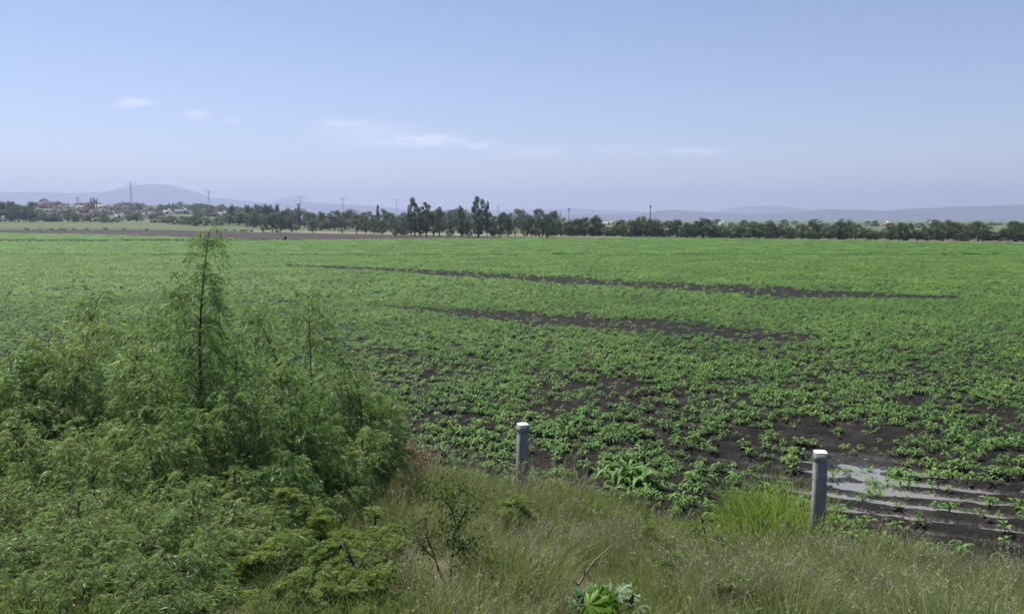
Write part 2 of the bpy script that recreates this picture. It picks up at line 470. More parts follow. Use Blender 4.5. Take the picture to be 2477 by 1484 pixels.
FAR_EDGE = [(-500, 588), (0, 587), (500, 586), (700, 583), (1000, 580), (1350, 577), (1700, 579), (2000, 584), (2477, 592), (3000, 600)]
# floor of the crop field beyond the near part
fx = np.linspace(-.95, .95, 90)
far_d = np.array([hit(CX + FPX * u, np.interp(CX + FPX * u, [q[0] for q in FAR_EDGE], [q[1] for q in FAR_EDGE])).y for u in fx])
w = np.linspace(0, 1, 60)[:, None] ** 1.6
Yg = 37.0 * (1 - w) + far_d[None] * w; Xg = Yg * fx[None]
grid_mesh('crop_field_floor', Xg, Yg, terrain(Xg, Yg) + .004, M['soil'])
# strips of floor left and right of the finely modelled part
for sgn in (-1, 1):
    yy = np.linspace(16 if sgn < 0 else 8, 37.2, 30)[:, None]
    x_in = (NX0 + .8) if sgn < 0 else (NX1 - .8)
    ww = np.linspace(0, 1, 14)[None]
    Xg = x_in * (1 - ww) + sgn * 42.0 * ww + yy * 0; Yg = yy + ww * 0
    grid_mesh('crop_field_verge', Xg, Yg, terrain(Xg, Yg) + .006, M['soil'])

sheet('green_strip_field', [(-400, 563), (0, 564), (250, 569), (500, 577), (640, 582)], [(-400, 581), (0, 581), (250, 582), (500, 583), (640, 584)], M['croft'], .006)
sheet('fallow_field', [(-400, 554), (0, 555), (350, 555), (620, 562), (1000, 570), (1350, 574)], [(-400, 562), (0, 562.5), (250, 568), (500, 576.5), (640, 582), (1000, 579.5), (1350, 576.5)], M['fallow'], .012)
sheet('dirt_track', [(600, 557), (900, 562), (1239, 566), (1500, 572)], [(600, 560.5), (900, 566), (1239, 570), (1500, 574)], M['dirt'], .02)
sheet('dirt_track', [(1880, 577.5), (2100, 581), (2477, 585), (2700, 587)], [(1880, 581.5), (2100, 586), (2477, 591), (2700, 594)], M['dirt'], .02)

def hills(name, prof, dist, depth, seed):
    prof = np.array(prof, float)
    tt = np.linspace(prof[0, 0], prof[-1, 0], 220)
    py = np.interp(tt, prof[:, 0], prof[:, 1])
    r_ = np.random.default_rng(seed)
    py = py + np.convolve(r_.normal(size=len(py)), np.ones(7) / 7, 'same') * 1.0
    x = (tt - CX) / FPX * dist; h = (530 - py) / FPX * dist + CAMZ
    vs = np.linspace(-1, 1, 21)
    Y = dist + vs[:, None] * depth + x[None] * 0
    X = x[None] + 0 * Y
    prof_v = np.cos(vs * np.pi / 2) ** 1.4
    ridg = (fbm(X / 260, Y / 260, 4) - .5) * .38 * (1 - prof_v[:, None]) * prof_v[:, None] * 2.2
    Z = h[None] * (prof_v[:, None] + ridg) - 1.0 * (1 - prof_v[:, None])
    grid_mesh(name, X, Y, Z, M['hill'])
hills('hill', [(-900, 528), (-500, 478), (-200, 470), (0, 466), (80, 465), (200, 468), (290, 464), (330, 452), (375, 446.5), (420, 449), (465, 461), (505, 476), (570, 484), (650, 490), (760, 493), (900, 499), (980, 508), (1060, 520), (1150, 528)], 6500, 900, 1)
hills('hill', [(560, 528), (640, 500), (690, 480), (710, 479), (760, 490), (900, 497), (1000, 508), (1300, 508), (1380, 503), (1450, 508), (1560, 512), (1700, 516), (1800, 500), (1860, 497), (1920, 503), (2000, 514), (2200, 526)], 8300, 700, 2)
hills('hill', [(1250, 529), (1380, 518), (1440, 516), (1520, 520), (1575, 512), (1610, 507), (1650, 510), (1720, 514), (1800, 518), (1880, 515), (1960, 512), (1990, 506), (2060, 507), (2140, 510), (2200, 505), (2300, 500), (2400, 497), (2477, 496), (2700, 492), (3000, 494), (3300, 510), (3500, 528)], 4700, 800, 3)

# ------------------------------------------------------------------ the air
HAZE = 0.00027
m, N, L = new_mat('pale_haze')
o = N.new('ShaderNodeOutputMaterial'); v = N.new('ShaderNodeVolumePrincipled')
v.inputs['Color'].default_value = (.44, .49, .74, 1); v.inputs['Density'].default_value = HAZE; v.inputs['Anisotropy'].default_value = .25
L.new(v.outputs[0], o.inputs['Volume'])
mb = MB(); mb.box((0, 4575, 149), (18000, 9850, 302))
hz = link('haze', mb.data('haze', m)); hz['kind'] = 'stuff'

# ------------------------------------------------------------------ scattering by geometry nodes (uncountable cover)
def scatter(name, P, rot, scl, idx, protos, label=None):
    me = bpy.data.meshes.new(name)
    me.vertices.add(len(P)); me.vertices.foreach_set('co', np.asarray(P, float).ravel())
    for nm, ty, arr in (('rot', 'FLOAT_VECTOR', rot), ('scl', 'FLOAT_VECTOR', scl), ('idx', 'INT', idx)):
        a = me.attributes.new(nm, ty, 'POINT')
        a.data.foreach_set('vector' if ty == 'FLOAT_VECTOR' else 'value', np.asarray(arr, np.int32 if ty == 'INT' else float).ravel())
    o = link(name, me); o['kind'] = 'stuff'
    col = bpy.data.collections.new(name + '_kinds')
    for k, q in enumerate(protos):
        po = bpy.data.objects.new('%s_kind_%02d' % (name, k), q); col.objects.link(po)
    ng = bpy.data.node_groups.new(name, 'GeometryNodeTree')
    ng.interface.new_socket('Geometry', in_out='INPUT', socket_type='NodeSocketGeometry')
    ng.interface.new_socket('Geometry', in_out='OUTPUT', socket_type='NodeSocketGeometry')
    n, l = ng.nodes, ng.links
    gi, gout = n.new('NodeGroupInput'), n.new('NodeGroupOutput')
    iop = n.new('GeometryNodeInstanceOnPoints'); ci = n.new('GeometryNodeCollectionInfo')
    ci.inputs['Collection'].default_value = col
    ci.inputs['Separate Children'].default_value = True; ci.inputs['Reset Children'].default_value = True
    def attr(nm, ty):
        a = n.new('GeometryNodeInputNamedAttribute'); a.data_type = ty; a.inputs['Name'].default_value = nm; return a.outputs['Attribute']
    l.new(gi.outputs[0], iop.inputs['Points']); l.new(ci.outputs[0], iop.inputs['Instance'])
    iop.inputs['Pick Instance'].default_value = True
    l.new(attr('idx', 'INT'), iop.inputs['Instance Index'])
    e2r = n.new('FunctionNodeEulerToRotation'); l.new(attr('rot', 'FLOAT_VECTOR'), e2r.inputs[0]); l.new(e2r.outputs[0], iop.inputs['Rotation'])
    l.new(attr('scl', 'FLOAT_VECTOR'), iop.inputs['Scale'])
    l.new(iop.outputs[0], gout.inputs[0])
    md = o.modifiers.new('scatter', 'NODES'); md.node_group = ng
    if label: o['label'] = label
    return o

# ------------------------------------------------------------------ crop plants
def arc_leaf(mb, rg, base, az_, length, rise, wid, segs=4, fold=.0, tint=None):
    t = np.linspace(0, 1, segs + 1)
    out_ = length * (.75 * t + .1 * t * t); up = length * (rise * t - (rise * .95 + .12) * t ** 2.2)
    dirv = np.array([math.cos(az_), math.sin(az_), 0]); side = np.array([-math.sin(az_), math.cos(az_), 0])
    P = np.asarray(base)[None] + out_[:, None] * dirv + up[:, None] * np.array([0, 0, 1.0])
    w = wid * np.sin(np.pi * (.12 + .88 * t)) ** .7
    w[-1] = wid * .04
    side = side + np.array([0, 0, rg.normal() * .25])
    mb.strip(P, w, side, rg.random() if tint is None else tint, fold)

def crop_mesh(seed, kind, segs=4):
    rg = np.random.default_rng(seed); mb = MB()
    if kind == 'blade':
        h = .13; n = 8; a0 = rg.random() * 6.3
        for i in range(n):
            arc_leaf(mb, rg, (0, 0, h * i / n), a0 + i * 2.6 + rg.normal() * .3, .20 + .12 * rg.random(), .7 + .8 * rg.random(), .034 + .012 * rg.random(), segs)
    else:
        n = 14; a0 = rg.random() * 6.3
        for i in range(n):
            a = a0 + i * 2.4 + rg.normal() * .3; rr = .04 + .10 * rg.random(); hz_ = .06 + .16 * rg.random()
            arc_leaf(mb, rg, (rr * math.cos(a), rr * math.sin(a), hz_), a, .09 + .05 * rg.random(), .2 + .7 * rg.random(), .052 + .018 * rg.random(), max(2, segs - 1))
    return mb
crop_near = [crop_mesh(k, 'blade' if k % 5 < 3 else 'broad', 4).data('crop_plant_mesh', M['crop']) for k in range(8)]
crop_mid = [crop_mesh(20 + k, 'blade' if k % 5 < 3 else 'broad', 2).data('crop_plant_mesh', M['crop']) for k in range(6)]
def patch(seed):
    rg = np.random.default_rng(seed); mb = MB()
    for i in range(26):
        x, y = rg.uniform(-.85, .85, 2); q = crop_mesh(seed * 50 + i, 'blade' if rg.random() < .6 else 'broad', 2)
        a = rg.random() * 6.3
        V = np.concatenate(q.v); s_ = .9 + .4 * rg.random()
        V = np.c_[(V[:, 0] * math.cos(a) - V[:, 1] * math.sin(a)) * s_ * 1.2 + x, (V[:, 0] * math.sin(a) + V[:, 1] * math.cos(a)) * s_ * 1.2 + y, V[:, 2] * s_]
        off = 0
        F = np.concatenate(q.f); mb.add(V, F, np.concatenate(q.t) * .6 + .4 * rg.random())
    return mb.data('crop_patch_mesh', M['crop'])
crop_far = [patch(k) for k in range(4)]

S1 = np.array([(690, 643, 1.5), (900, 652, 3), (1100, 664, 5), (1300, 676, 6), (1500, 689, 7), (1700, 699, 8), (1850, 708, 10), (2000, 714, 8), (2200, 720, 4), (2330, 723, 1.5)])
S2 = np.array([(930, 742, 1.5), (1040, 752, 4), (1150, 762, 8), (1300, 775, 13), (1450, 784, 13), (1600, 795, 14), (1750, 806, 11), (1900, 818, 9), (1990, 825, 4)])
BARE = [(1440, 950, 190, 38, .8), (1370, 985, 120, 25, .7), (1100, 1012, 90, 13, 1.), (1660, 985, 160, 30, .55), (1880, 930, 150, 16, .6), (2240, 972, 170, 16, .75),
        (2060, 1052, 230, 30, .9), (1920, 1030, 110, 22, .6), (2400, 1005, 110, 12, .7), (1350, 1120, 130, 32, .92), (870, 930, 26, 14, .9), (700, 733, 40, 5, .8),
        (2040, 1135, 95, 55, .8), (2300, 1185, 260, 18, .95), (2330, 1240, 270, 40, .72), (2330, 1300, 300, 30, .85), (2080, 1230, 100, 40, .8), (1620, 1090, 120, 14, .5),
        (1900, 1155, 70, 25, .8), (2290, 850, 190, 10, .4), (2280, 905, 150, 10, .35), (1010, 880, 90, 14, .4), (1750, 1120, 90, 16, .4), (1420, 1180, 90, 26, .95), (2440, 1100, 60, 14, .7)]
def crop_keep(x, y, rg):
    px, py = project(x, y, terrain(x, y))
    k = np.full(len(x), 1.0)
    for S in (S1, S2):
        c = np.interp(px, S[:, 0], S[:, 1]); hw = 1.35 * np.interp(px, S[:, 0], S[:, 2], left=0, right=0)
        ins = (px > S[0, 0]) & (px < S[-1, 0])
        e = np.abs(py - c) / np.maximum(hw, .5) + (fbm(px * .03, py * .09, 3) - .5) * 1.0
        k = np.where(ins & (e < 1.15), np.where(e < .8, .07, .45), k)
    for bx, by, rx, ry, a in BARE:
        e = ((px - bx) / rx) ** 2 + ((py - by) / ry) ** 2 + (fbm(px * .02 + bx, py * .05, 3) - .5) * 1.4
        k *= 1 - .84 * a * (1 - smooth(.45, 1.3, e))
    nzv = fbm(x * .45, y * .45, 4)
    near = 1 - smooth(15, 40, y)
    k *= 1 - near * .62 * smooth(.44, .58, nzv)
    k *= 1 - .35 * (1 - smooth(13, 24, y)) * smooth(1300, 1700, px)
    edge = np.interp(px, [q[0] for q in FAR_EDGE], [q[1] for q in FAR_EDGE])
    k = np.where(py < edge, 0, k)
    k = np.where(bank_s(x, y) > -.35, 0, k)
    return rg.random(len(x)) < k, px, py

def sample_band(d0, d1, dens, rg, umax=.78):
    n = int(umax * (d1 * d1 - d0 * d0) * dens)
    y = np.sqrt(rg.uniform(d0 * d0, d1 * d1, n)); x = y * rg.uniform(-umax, umax, n)
    return x, y

rg = np.random.default_rng(7)
# near band: plants stand in rows
x, y = sample_band(10, 46, 38, rg)
r = x * RN[0] + y * RN[1]; t = x * RD[0] + y * RD[1]
r2 = np.round(r / .62) * .62 + rg.normal(size=len(r)) * .085
mixr = rg.random(len(r)) < .86
r = np.where(mixr, r2, r)
x, y = t * RD[0] + r * RN[0], t * RD[1] + r * RN[1]
k, px, py = crop_keep(x, y, rg); x, y, px, py = x[k], y[k], px[k], py[k]
zz = np.where((x > NX0) & (x < NX1) & (y < NY1), soil_z(x, y), terrain(x, y))
near_pts = np.c_[x, y, zz]
sc_near = rg.uniform(.36, .78, len(x)) * np.where(rg.random(len(x)) < .12, .6, 1) * (.72 + .45 * fbm(x * .3 + 9, y * .3, 3))
id_near = rg.integers(0, 8, len(x)); rz_near = rg.uniform(0, 6.28, len(x))
# the 300 that show largest become plants of their own
vis = (px > 985) & (px < 2500) & (py < 1420)
order = np.argsort(np.where(vis, y / sc_near, 1e9))
single = np.zeros(len(x), bool); single[order[:300]] = True

def scat_args(x, y, z, s, rg, ids, rz=None, tilt=.12):
    n = len(x)
    rot = np.c_[rg.normal(size=n) * tilt, rg.normal(size=n) * tilt, rg.uniform(0, 6.28, n) if rz is None else rz]
    return np.c_[x, y, z], rot, np.c_[s, s, s * rg.uniform(.85, 1.2, n)], ids
q = ~single
a = scat_args(x[q], y[q], zz[q], sc_near[q], rg, id_near[q], rz_near[q])
scatter('crop_rows', *a, crop_near, 'dense young crop plants covering the near field')
x2, y2 = sample_band(46, 100, 15, rg)
k, _, _ = crop_keep(x2, y2, rg); x2, y2 = x2[k], y2[k]
scatter('crop_carpet', *scat_args(x2, y2, terrain(x2, y2), rg.uniform(.52, 1.0, len(x2)), rg, rg.integers(0, 6, len(x2))), crop_mid, 'young crop plants covering the middle of the field')
x3, y3 = sample_band(100, 200, .62, rg, .9)
k, _, _ = crop_keep(x3, y3, rg); x3, y3 = x3[k], y3[k]
scatter('crop_expanse', *scat_args(x3, y3, terrain(x3, y3), rg.uniform(.9, 1.35, len(x3)), rg, rg.integers(0, 4, len(x3)), None, .02), crop_far, 'bright green crop plants covering the far field')
# second green strip beyond the weedy edge on the left
n = 2600
uu = rg.uniform(-.85, -.31, n); yy = rg.uniform(165, 262, n); xx = uu * yy
ppx, ppy = project(xx, yy, terrain(xx, yy))
topl = np.interp(ppx, [-400, 0, 250, 500, 640], [563, 564, 569, 577, 582]); k = (ppy > topl) & (ppy < 581)
scatter('green_strip', *scat_args(xx[k], yy[k], terrain(xx[k], yy[k]), rg.uniform(.9, 1.5, k.sum()), rg, rg.integers(0, 4, k.sum()), None, .02), crop_far, 'green strip of young plants beyond the weedy field edge')

# clods and straw bits on the bare soil
def clod(seed):
    rg_ = np.random.default_rng(seed); mb = MB(); a = np.linspace(0, 2 * np.pi, 7, endpoint=False)
    V = [(0, 0, .55)]; 
    for r_, z_ in ((.62, .38), (1.0, -.1)):
        for q in a: k_ = rg_.uniform(.7, 1.25); V.append((r_ * k_ * math.cos(q + z_), r_ * k_ * math.sin(q + z_), z_ + rg_.normal() * .12))
    F3 = [[0, 1 + i, 1 + (i + 1) % 7] for i in range(7)]; F4 = [[1 + i, 8 + i, 8 + (i + 1) % 7, 1 + (i + 1) % 7] for i in range(7)]
    mb.add(V, F4); mb.f.append(np.array(F3)); return mb.data('clod_mesh', M['clod'])
def bit(seed):
    rg_ = np.random.default_rng(seed); mb = MB()
    for i in range(3):
        p = rg_.normal(size=3) * [.06, .06, .004] + [0, 0, .012]; a = rg_.uniform(0, 6.28); l_ = rg_.uniform(.06, .16)
        mb.tube([p, p + [l_ * math.cos(a), l_ * math.sin(a), rg_.normal() * .012]], .0035, 3, rg_.random())
    return mb.data('straw_bit_mesh', M['straw'])
cxx, cyy = sample_band(10, 39, 13, rg); k = (bank_s(cxx, cyy) > -24) & (bank_s(cxx, cyy) < -.2) & (cxx > NX0 + 1) & (cxx < NX1 - 1)
cxx, cyy = cxx[k], cyy[k]; czz = soil_z(cxx, cyy); k = czz > WATER_Z - .004; cxx, cyy, czz = cxx[k], cyy[k], czz[k]
isb = rg.random(len(cxx)) < .16; c = len(cxx)
csz = np.where(isb, rg.uniform(.7, 1.2, c), .014 + .05 * rg.random(c) ** 2.5)
scatter('soil_clods', np.c_[cxx, cyy, czz], np.c_[rg.normal(size=(c, 2)) * .1, rg.uniform(0, 6.28, c)], np.repeat(csz[:, None], 3, 1), np.where(isb, 4 + rg.integers(0, 2, c), rg.integers(0, 4, c)), [clod(k_) for k_ in range(4)] + [bit(k_) for k_ in range(2)], 'dark clods and straw bits on the bare soil')

# single plants: stalk plus separate leaves, meshes shared
def single_leaf(seed, kind):
    rg_ = np.random.default_rng(seed); mb = MB()
    if kind == 'blade': arc_leaf(mb, rg_, (0, 0, 0), 0, .30, .9 + .4 * rg_.random(), .052, 5, .18)
    else: arc_leaf(mb, rg_, (.05, 0, 0), 0, .15, .45, .085, 4, .15)
    return mb.data('leaf', M['crop'], True)
leaf_meshes = {'blade': [single_leaf(s, 'blade') for s in range(4)], 'broad': [single_leaf(s + 9, 'broad') for s in range(4)]}
stalks = {}
for kd, hh in (('blade', .16), ('broad', .20)):
    mb = MB(); mb.tube([(0, 0, -.03), (0, 0, hh * .5), (.006, .004, hh)], [.011, .009, .005], 5); stalks[kd] = mb.data('stalk', M['crop'])
zones = [('young crop plant standing in the wet furrows around the puddle', 'crop plants around the puddle'),
         ('young crop plant in the dense edge row behind the two posts', 'crop plants of the field edge'),
         ('young crop plant on the bare dark soil behind the posts', 'crop plants on the bare soil')]
rg_s = random.Random(4)
for i in np.nonzero(single)[0]:
    kd = 'blade' if rg_s.random() < .68 else 'broad'
    zn = 0 if px[i] > 1840 and py[i] > 1010 else (1 if py[i] > 1040 else 2)
    pl = link('crop_plant', stalks[kd], None, (x[i], y[i], zz[i]))
    s_ = float(sc_near[i]) * 1.08; pl.scale = (s_, s_, s_); pl.rotation_euler = (0, 0, float(rz_near[i]))
    look = 'narrow arching' if kd == 'blade' else 'broad'
    if zn == 0: where = 'left of the puddle post' if px[i] < 1970 else ('in the pool beside the right post' if px[i] < 2130 else ('in the wet furrows right of the pool' if py[i] > 1180 else 'above the pool on dark mud'))
    elif zn == 1: where = 'left of the left post' if px[i] < 1250 else ('right of the left post' if px[i] < 1480 else 'between the two posts')
    else: where = 'on bare soil behind the left post' if px[i] < 1500 else 'on bare soil behind the right post'
    tag(pl, 'young crop plant with %s leaves %s' % (look, where), 'crop plant', zones[zn][1] + ', ' + look + ' leaves ' + where)
    n = 6 if kd == 'blade' else 7
    for j in range(n):
        lf = link('leaf', leaf_meshes[kd][rg_s.randrange(4)], pl, (0, 0, (.02 + .13 * j / n) if kd == 'blade' else .06 + .13 * j / n))
        lf.rotation_euler = (0, rg_s.uniform(-.35, .15), j * 2.5 + rg_s.uniform(-.3, .3)); k_ = rg_s.uniform(.75, 1.1); lf.scale = (k_, k_, k_)

# ------------------------------------------------------------------ grass on the bank
def blade_tuft(seed, n, hmin, hmax, wid, spread, lean, mat, seedmat=None, segs=3):
    rg_ = np.random.default_rng(seed); mb = MB(); ms = MB()
    for i in range(n):
        a = rg_.uniform(0, 6.28); rr = spread * math.sqrt(rg_.random()); h = rg_.uniform(hmin, hmax); ln = lean * rg_.uniform(.2, 1.3) * h
        a2 = a + rg_.normal() * .7
        t = np.linspace(0, 1, segs + 1)
        P = np.c_[rr * math.cos(a) + ln * t ** 2 * math.cos(a2), rr * math.sin(a) + ln * t ** 2 * math.sin(a2), h * (t - .25 * lean * t ** 3)]
        w = wid * rg_.uniform(.6, 1.3) * (1 - t * .93)
        th = rg_.uniform(0, 3.14); mb.strip(P, w, (math.cos(th), math.sin(th), 0), rg_.random())
        if seedmat is not None and rg_.random() < .1:
            d = P[-1] - P[-2]; d /= np.linalg.norm(d); m_ = 10
            q = P[-1][None] - d[None] * (rg_.uniform(-.03, .09, m_)[:, None])
            ms.leaves(q, d[None] + rg_.normal(size=(m_, 3)) * .45, .025, .006, rg_.random(m_), 0, rg_)
    me = mb.data('grass_tuft', mat)
    if seedmat is not None and ms.n:
        k = len(me.vertices); V = np.concatenate(mb.v + ms.v)
        a = MB(); a.v = mb.v + ms.v; a.t = mb.t + ms.t; a.f = mb.f + [f + mb.n for f in ms.f]; a.n = mb.n + ms.n
        nf = sum(len(f) for f in mb.f); tot = sum(len(f) for f in a.f)
        me = a.data('grass_tuft', mat); me.materials.append(seedmat)
        me.polygons.foreach_set('material_index', (np.arange(tot) >= nf).astype(np.int32))
    return me
dry = [blade_tuft(100 + k, 30, .14, .38, .0062, .15, .7, M['grassd'], M['seed']) for k in range(5)]
green = [blade_tuft(200 + k, 26, .12, .30, .008, .13, .75, M['grassg']) for k in range(4)]
lush = [blade_tuft(300 + k, 24, .30, .95, .014, .18, .72, M['lush'], None, 4) for k in range(3)]

n = 30000
gy = np.sqrt(rg.uniform(4.5 ** 2, 17 ** 2, n)); gx = gy * rg.uniform(-.95, .95, n)
s = bank_s(gx, gy)
edge_n = (fbm(gx * .6, gy * .6, 3) - .5) * 1.0
k = (s > -.15 + edge_n * .8) & (s < 9) & (rg.random(n) < np.where(gx < -1.2, .45, 1.0))
gx, gy, s = gx[k], gy[k], s[k]
gpx, gpy = project(gx, gy, terrain(gx, gy))
gz = terrain(gx, gy)
# share of green grass: patches read off the photograph's bank
G = fbm(gx * .55 + 3, gy * .55, 3)
gfac = smooth(.42, .60, G)
def blob(bx, by, rx, ry): return np.exp(-(((gpx - bx) / rx) ** 2 + ((gpy - by) / ry) ** 2))
gfac = gfac * .8 + .1 + .3 * (1 - smooth(1290, 1390, gpy)) * smooth(1150, 1300, gpx) + .9 * blob(1560, 1260, 260, 70) + .6 * blob(1850, 1380, 330, 60) + .5 * blob(1300, 1200, 160, 40)
gfac -= .9 * blob(740, 1450, 270, 110) + .8 * blob(1000, 1150, 120, 60) + .9 * blob(1350, 1330, 160, 60) + .8 * blob(980, 1370, 90, 50) + .8 * blob(2350, 1420, 380, 110) + .6 * blob(1950, 1430, 200, 60)
isg = rg.random(len(gx)) < np.clip(gfac, .04, .95)
hs_ = rg.uniform(.7, 1.3, len(gx)) * (.75 + .5 * fbm(gx * .8, gy * .8 + 40, 3))
hs_ *= .7 + .3 * smooth(-.2, .8, s)
hs_ *= 1 + .45 * np.exp(-((s - .9) / .8) ** 2) * (1 - smooth(2050, 2250, gpx))
hs_ *= np.where((gpx < 620) & (s > 4), .6, 1.0)
hs_ *= 1 - .65 * blob(1840, 1305, 180, 75)
hs_ *= 1 - .55 * blob(770, 1400, 190, 140)
hs_ *= 1 - .5 * blob(1075, 1400, 75, 80)
for b_ in ((1080, 1410, 70, 90), (1425, 1420, 70, 90), (1470, 1480, 110, 60), (880, 1430, 60, 90)): hs_ *= 1 - .5 * blob(*b_)
straw = [blade_tuft(150 + k, 34, .16, .40, .004, .15, .6, M['straw'], M['seed']) for k in range(3)]
pale = .75 * blob(1000, 1370, 110, 60) + .5 * blob(1370, 1330, 150, 50) + .4 * blob(1010, 1190, 110, 40) + .45 * blob(2330, 1400, 330, 90) + .35 * blob(1850, 1450, 200, 50) + .25 * smooth(.52, .66, fbm(gx * .8 + 70, gy * .8, 3))
isp = (rg.random(len(gx)) < np.clip(pale, 0, .8)) & (gpx > 850)
hs_ *= .6 + .8 * smooth(.3, .7, fbm(gx * 1.6 + 11, gy * 1.6, 3))
for nm, sel, pr, lb in (('straw_grass', isp, straw, 'pale straw coloured grass in patches on the bank'), ('dry_grass', ~isg & ~isp, dry, 'olive and straw coloured grass with fine seed heads on the bank'), ('green_grass', isg & ~isp, green, 'yellow green grass growing in patches on the bank')):
    c = sel.sum()
    scatter(nm, np.c_[gx, gy, gz][sel], np.c_[rg.normal(size=(c, 2)) * .18, rg.uniform(0, 6.28, c)], np.c_[np.ones(c), np.ones(c), rg.uniform(.8, 1.2, c)] * hs_[sel][:, None], rg.integers(0, len(pr), c), pr, lb)

# tall bright clump against the second post
def clump(name, label, spots, protos_, rgk, group=None, cat='grass clump'):
    c0 = spots[0]
    root = thing(name, label, cat, c0[:3], 0, group)
    for j, (x_, y_, z_, s_) in enumerate([(q[0], q[1], q[2], q[3]) for q in spots]):
        o_ = link('tuft', protos_[j % len(protos_)], root, (x_ - c0[0], y_ - c0[1], z_ - c0[2]))
        o_.scale = (s_, s_, s_); o_.rotation_euler = (rgk.uniform(-.15, .15), rgk.uniform(-.15, .15), rgk.uniform(0, 6.28))
    return root
rk = random.Random(9)
spots = []
for i in range(90):
    bx, by = min(2010, rk.gauss(1842, 100)), rk.gauss(1297, 32)
    h_ = hit(bx, by); spots.append((h_.x, h_.y, h_.z - .02, rk.uniform(.8, 1.2) * (1.0 if abs(bx - 1870) < 110 else .7)))
clump('grass_clump', 'tall bright green grass clump growing against the right fence post', spots, lush, rk)
spots = []
for i in range(7):
    h_ = hit(rk.gauss(1515, 28), rk.gauss(1168, 6)); spots.append((h_.x, h_.y, h_.z, rk.uniform(.5, .75)))
clump('grass_clump', 'upright blue green clump at the field edge between the two posts', spots, [crop_mesh(70 + k_, 'blade', 4).data('crop_clump_mesh', M['crop']) for k_ in range(3)], rk)
for o_ in [q for q in bpy.data.objects if q.name.startswith('grass_clump.')]:
    for c_ in o_.children: c_.scale = [v_ * 2.7 for v_ in c_.scale]

# ------------------------------------------------------------------ fence posts
rt0 = random.Random(12)
def fence_post(px_, top_y, depth, width, rz, label, ground_off=0):
    p_ = at(px_, top_y, depth)
    gz_ = float(terrain(p_.x, p_.y)); h = p_.z - gz_
    root = thing('fence_post', label, 'fence post', (p_.x, p_.y, gz_ - .25), rz, 'concrete posts along the field edge')
    def octa(w, z): c = w * .13; hwid = w / 2; return [(-hwid + c, -hwid, z), (hwid - c, -hwid, z), (hwid, -hwid + c, z), (hwid, hwid - c, z), (hwid - c, hwid, z), (-hwid + c, hwid, z), (-hwid, hwid - c, z), (-hwid, -hwid + c, z)]
    H = h + .25
    zs = [(0, 1.0), (H * .5, .97), (H - .15, .93), (H - .145, .90), (H - .125, .90), (H - .12, .94), (H - .028, .95)]
    mb = MB(); V = []
    for z_, k_ in zs: V += octa(width * k_, z_)
    F = [[i * 8 + j, i * 8 + (j + 1) % 8, i * 8 + 8 + (j + 1) % 8, i * 8 + 8 + j] for i in range(len(zs) - 1) for j in range(8)]
    mb.add(V, F); mb.f.append(np.array([list(range(7, -1, -1))])); mb.f.append(np.array([[(len(zs) - 1) * 8 + j for j in range(8)]]))
    link('shaft', mb.data('shaft', M['concrete']), root)
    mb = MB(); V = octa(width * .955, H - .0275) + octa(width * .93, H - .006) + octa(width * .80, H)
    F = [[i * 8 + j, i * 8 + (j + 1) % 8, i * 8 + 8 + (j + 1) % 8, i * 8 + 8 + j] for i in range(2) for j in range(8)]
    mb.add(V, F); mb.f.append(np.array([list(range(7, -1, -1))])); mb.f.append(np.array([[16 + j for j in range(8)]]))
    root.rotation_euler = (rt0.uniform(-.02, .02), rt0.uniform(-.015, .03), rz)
    link('sunlit_top', mb.data('sunlit_top', M['sunlit_white']), root)  # thin top slice of the post, whitened to show sunlight
    mb = MB(); t_ = np.linspace(0, 2 * np.pi, 13); rr_ = width * .53
    mb.tube(np.c_[rr_ * np.cos(t_), rr_ * np.sin(t_), np.full(13, H - .135)], .004, 4)
    link('wire_tie', mb.data('wire_tie', M['wire']), root)
    return root
fence_post(1262, 1024, 12.5, .175, R(18), 'grey concrete fence post with sunlit white top, left of the two, at the grass edge')
fence_post(1987, 1090, 10.6, .175, R(-8), 'grey concrete fence post with sunlit white top standing beside the puddle and bright grass')

# ------------------------------------------------------------------ willow thicket
def curve_pts(a, b, bend, k=8):
    a, b = np.asarray(a, float), np.asarray(b, float); t = np.linspace(0, 1, k)[:, None]
    return a * (1 - t) + b * t + np.asarray(bend, float)[None] * (4 * t * (1 - t))

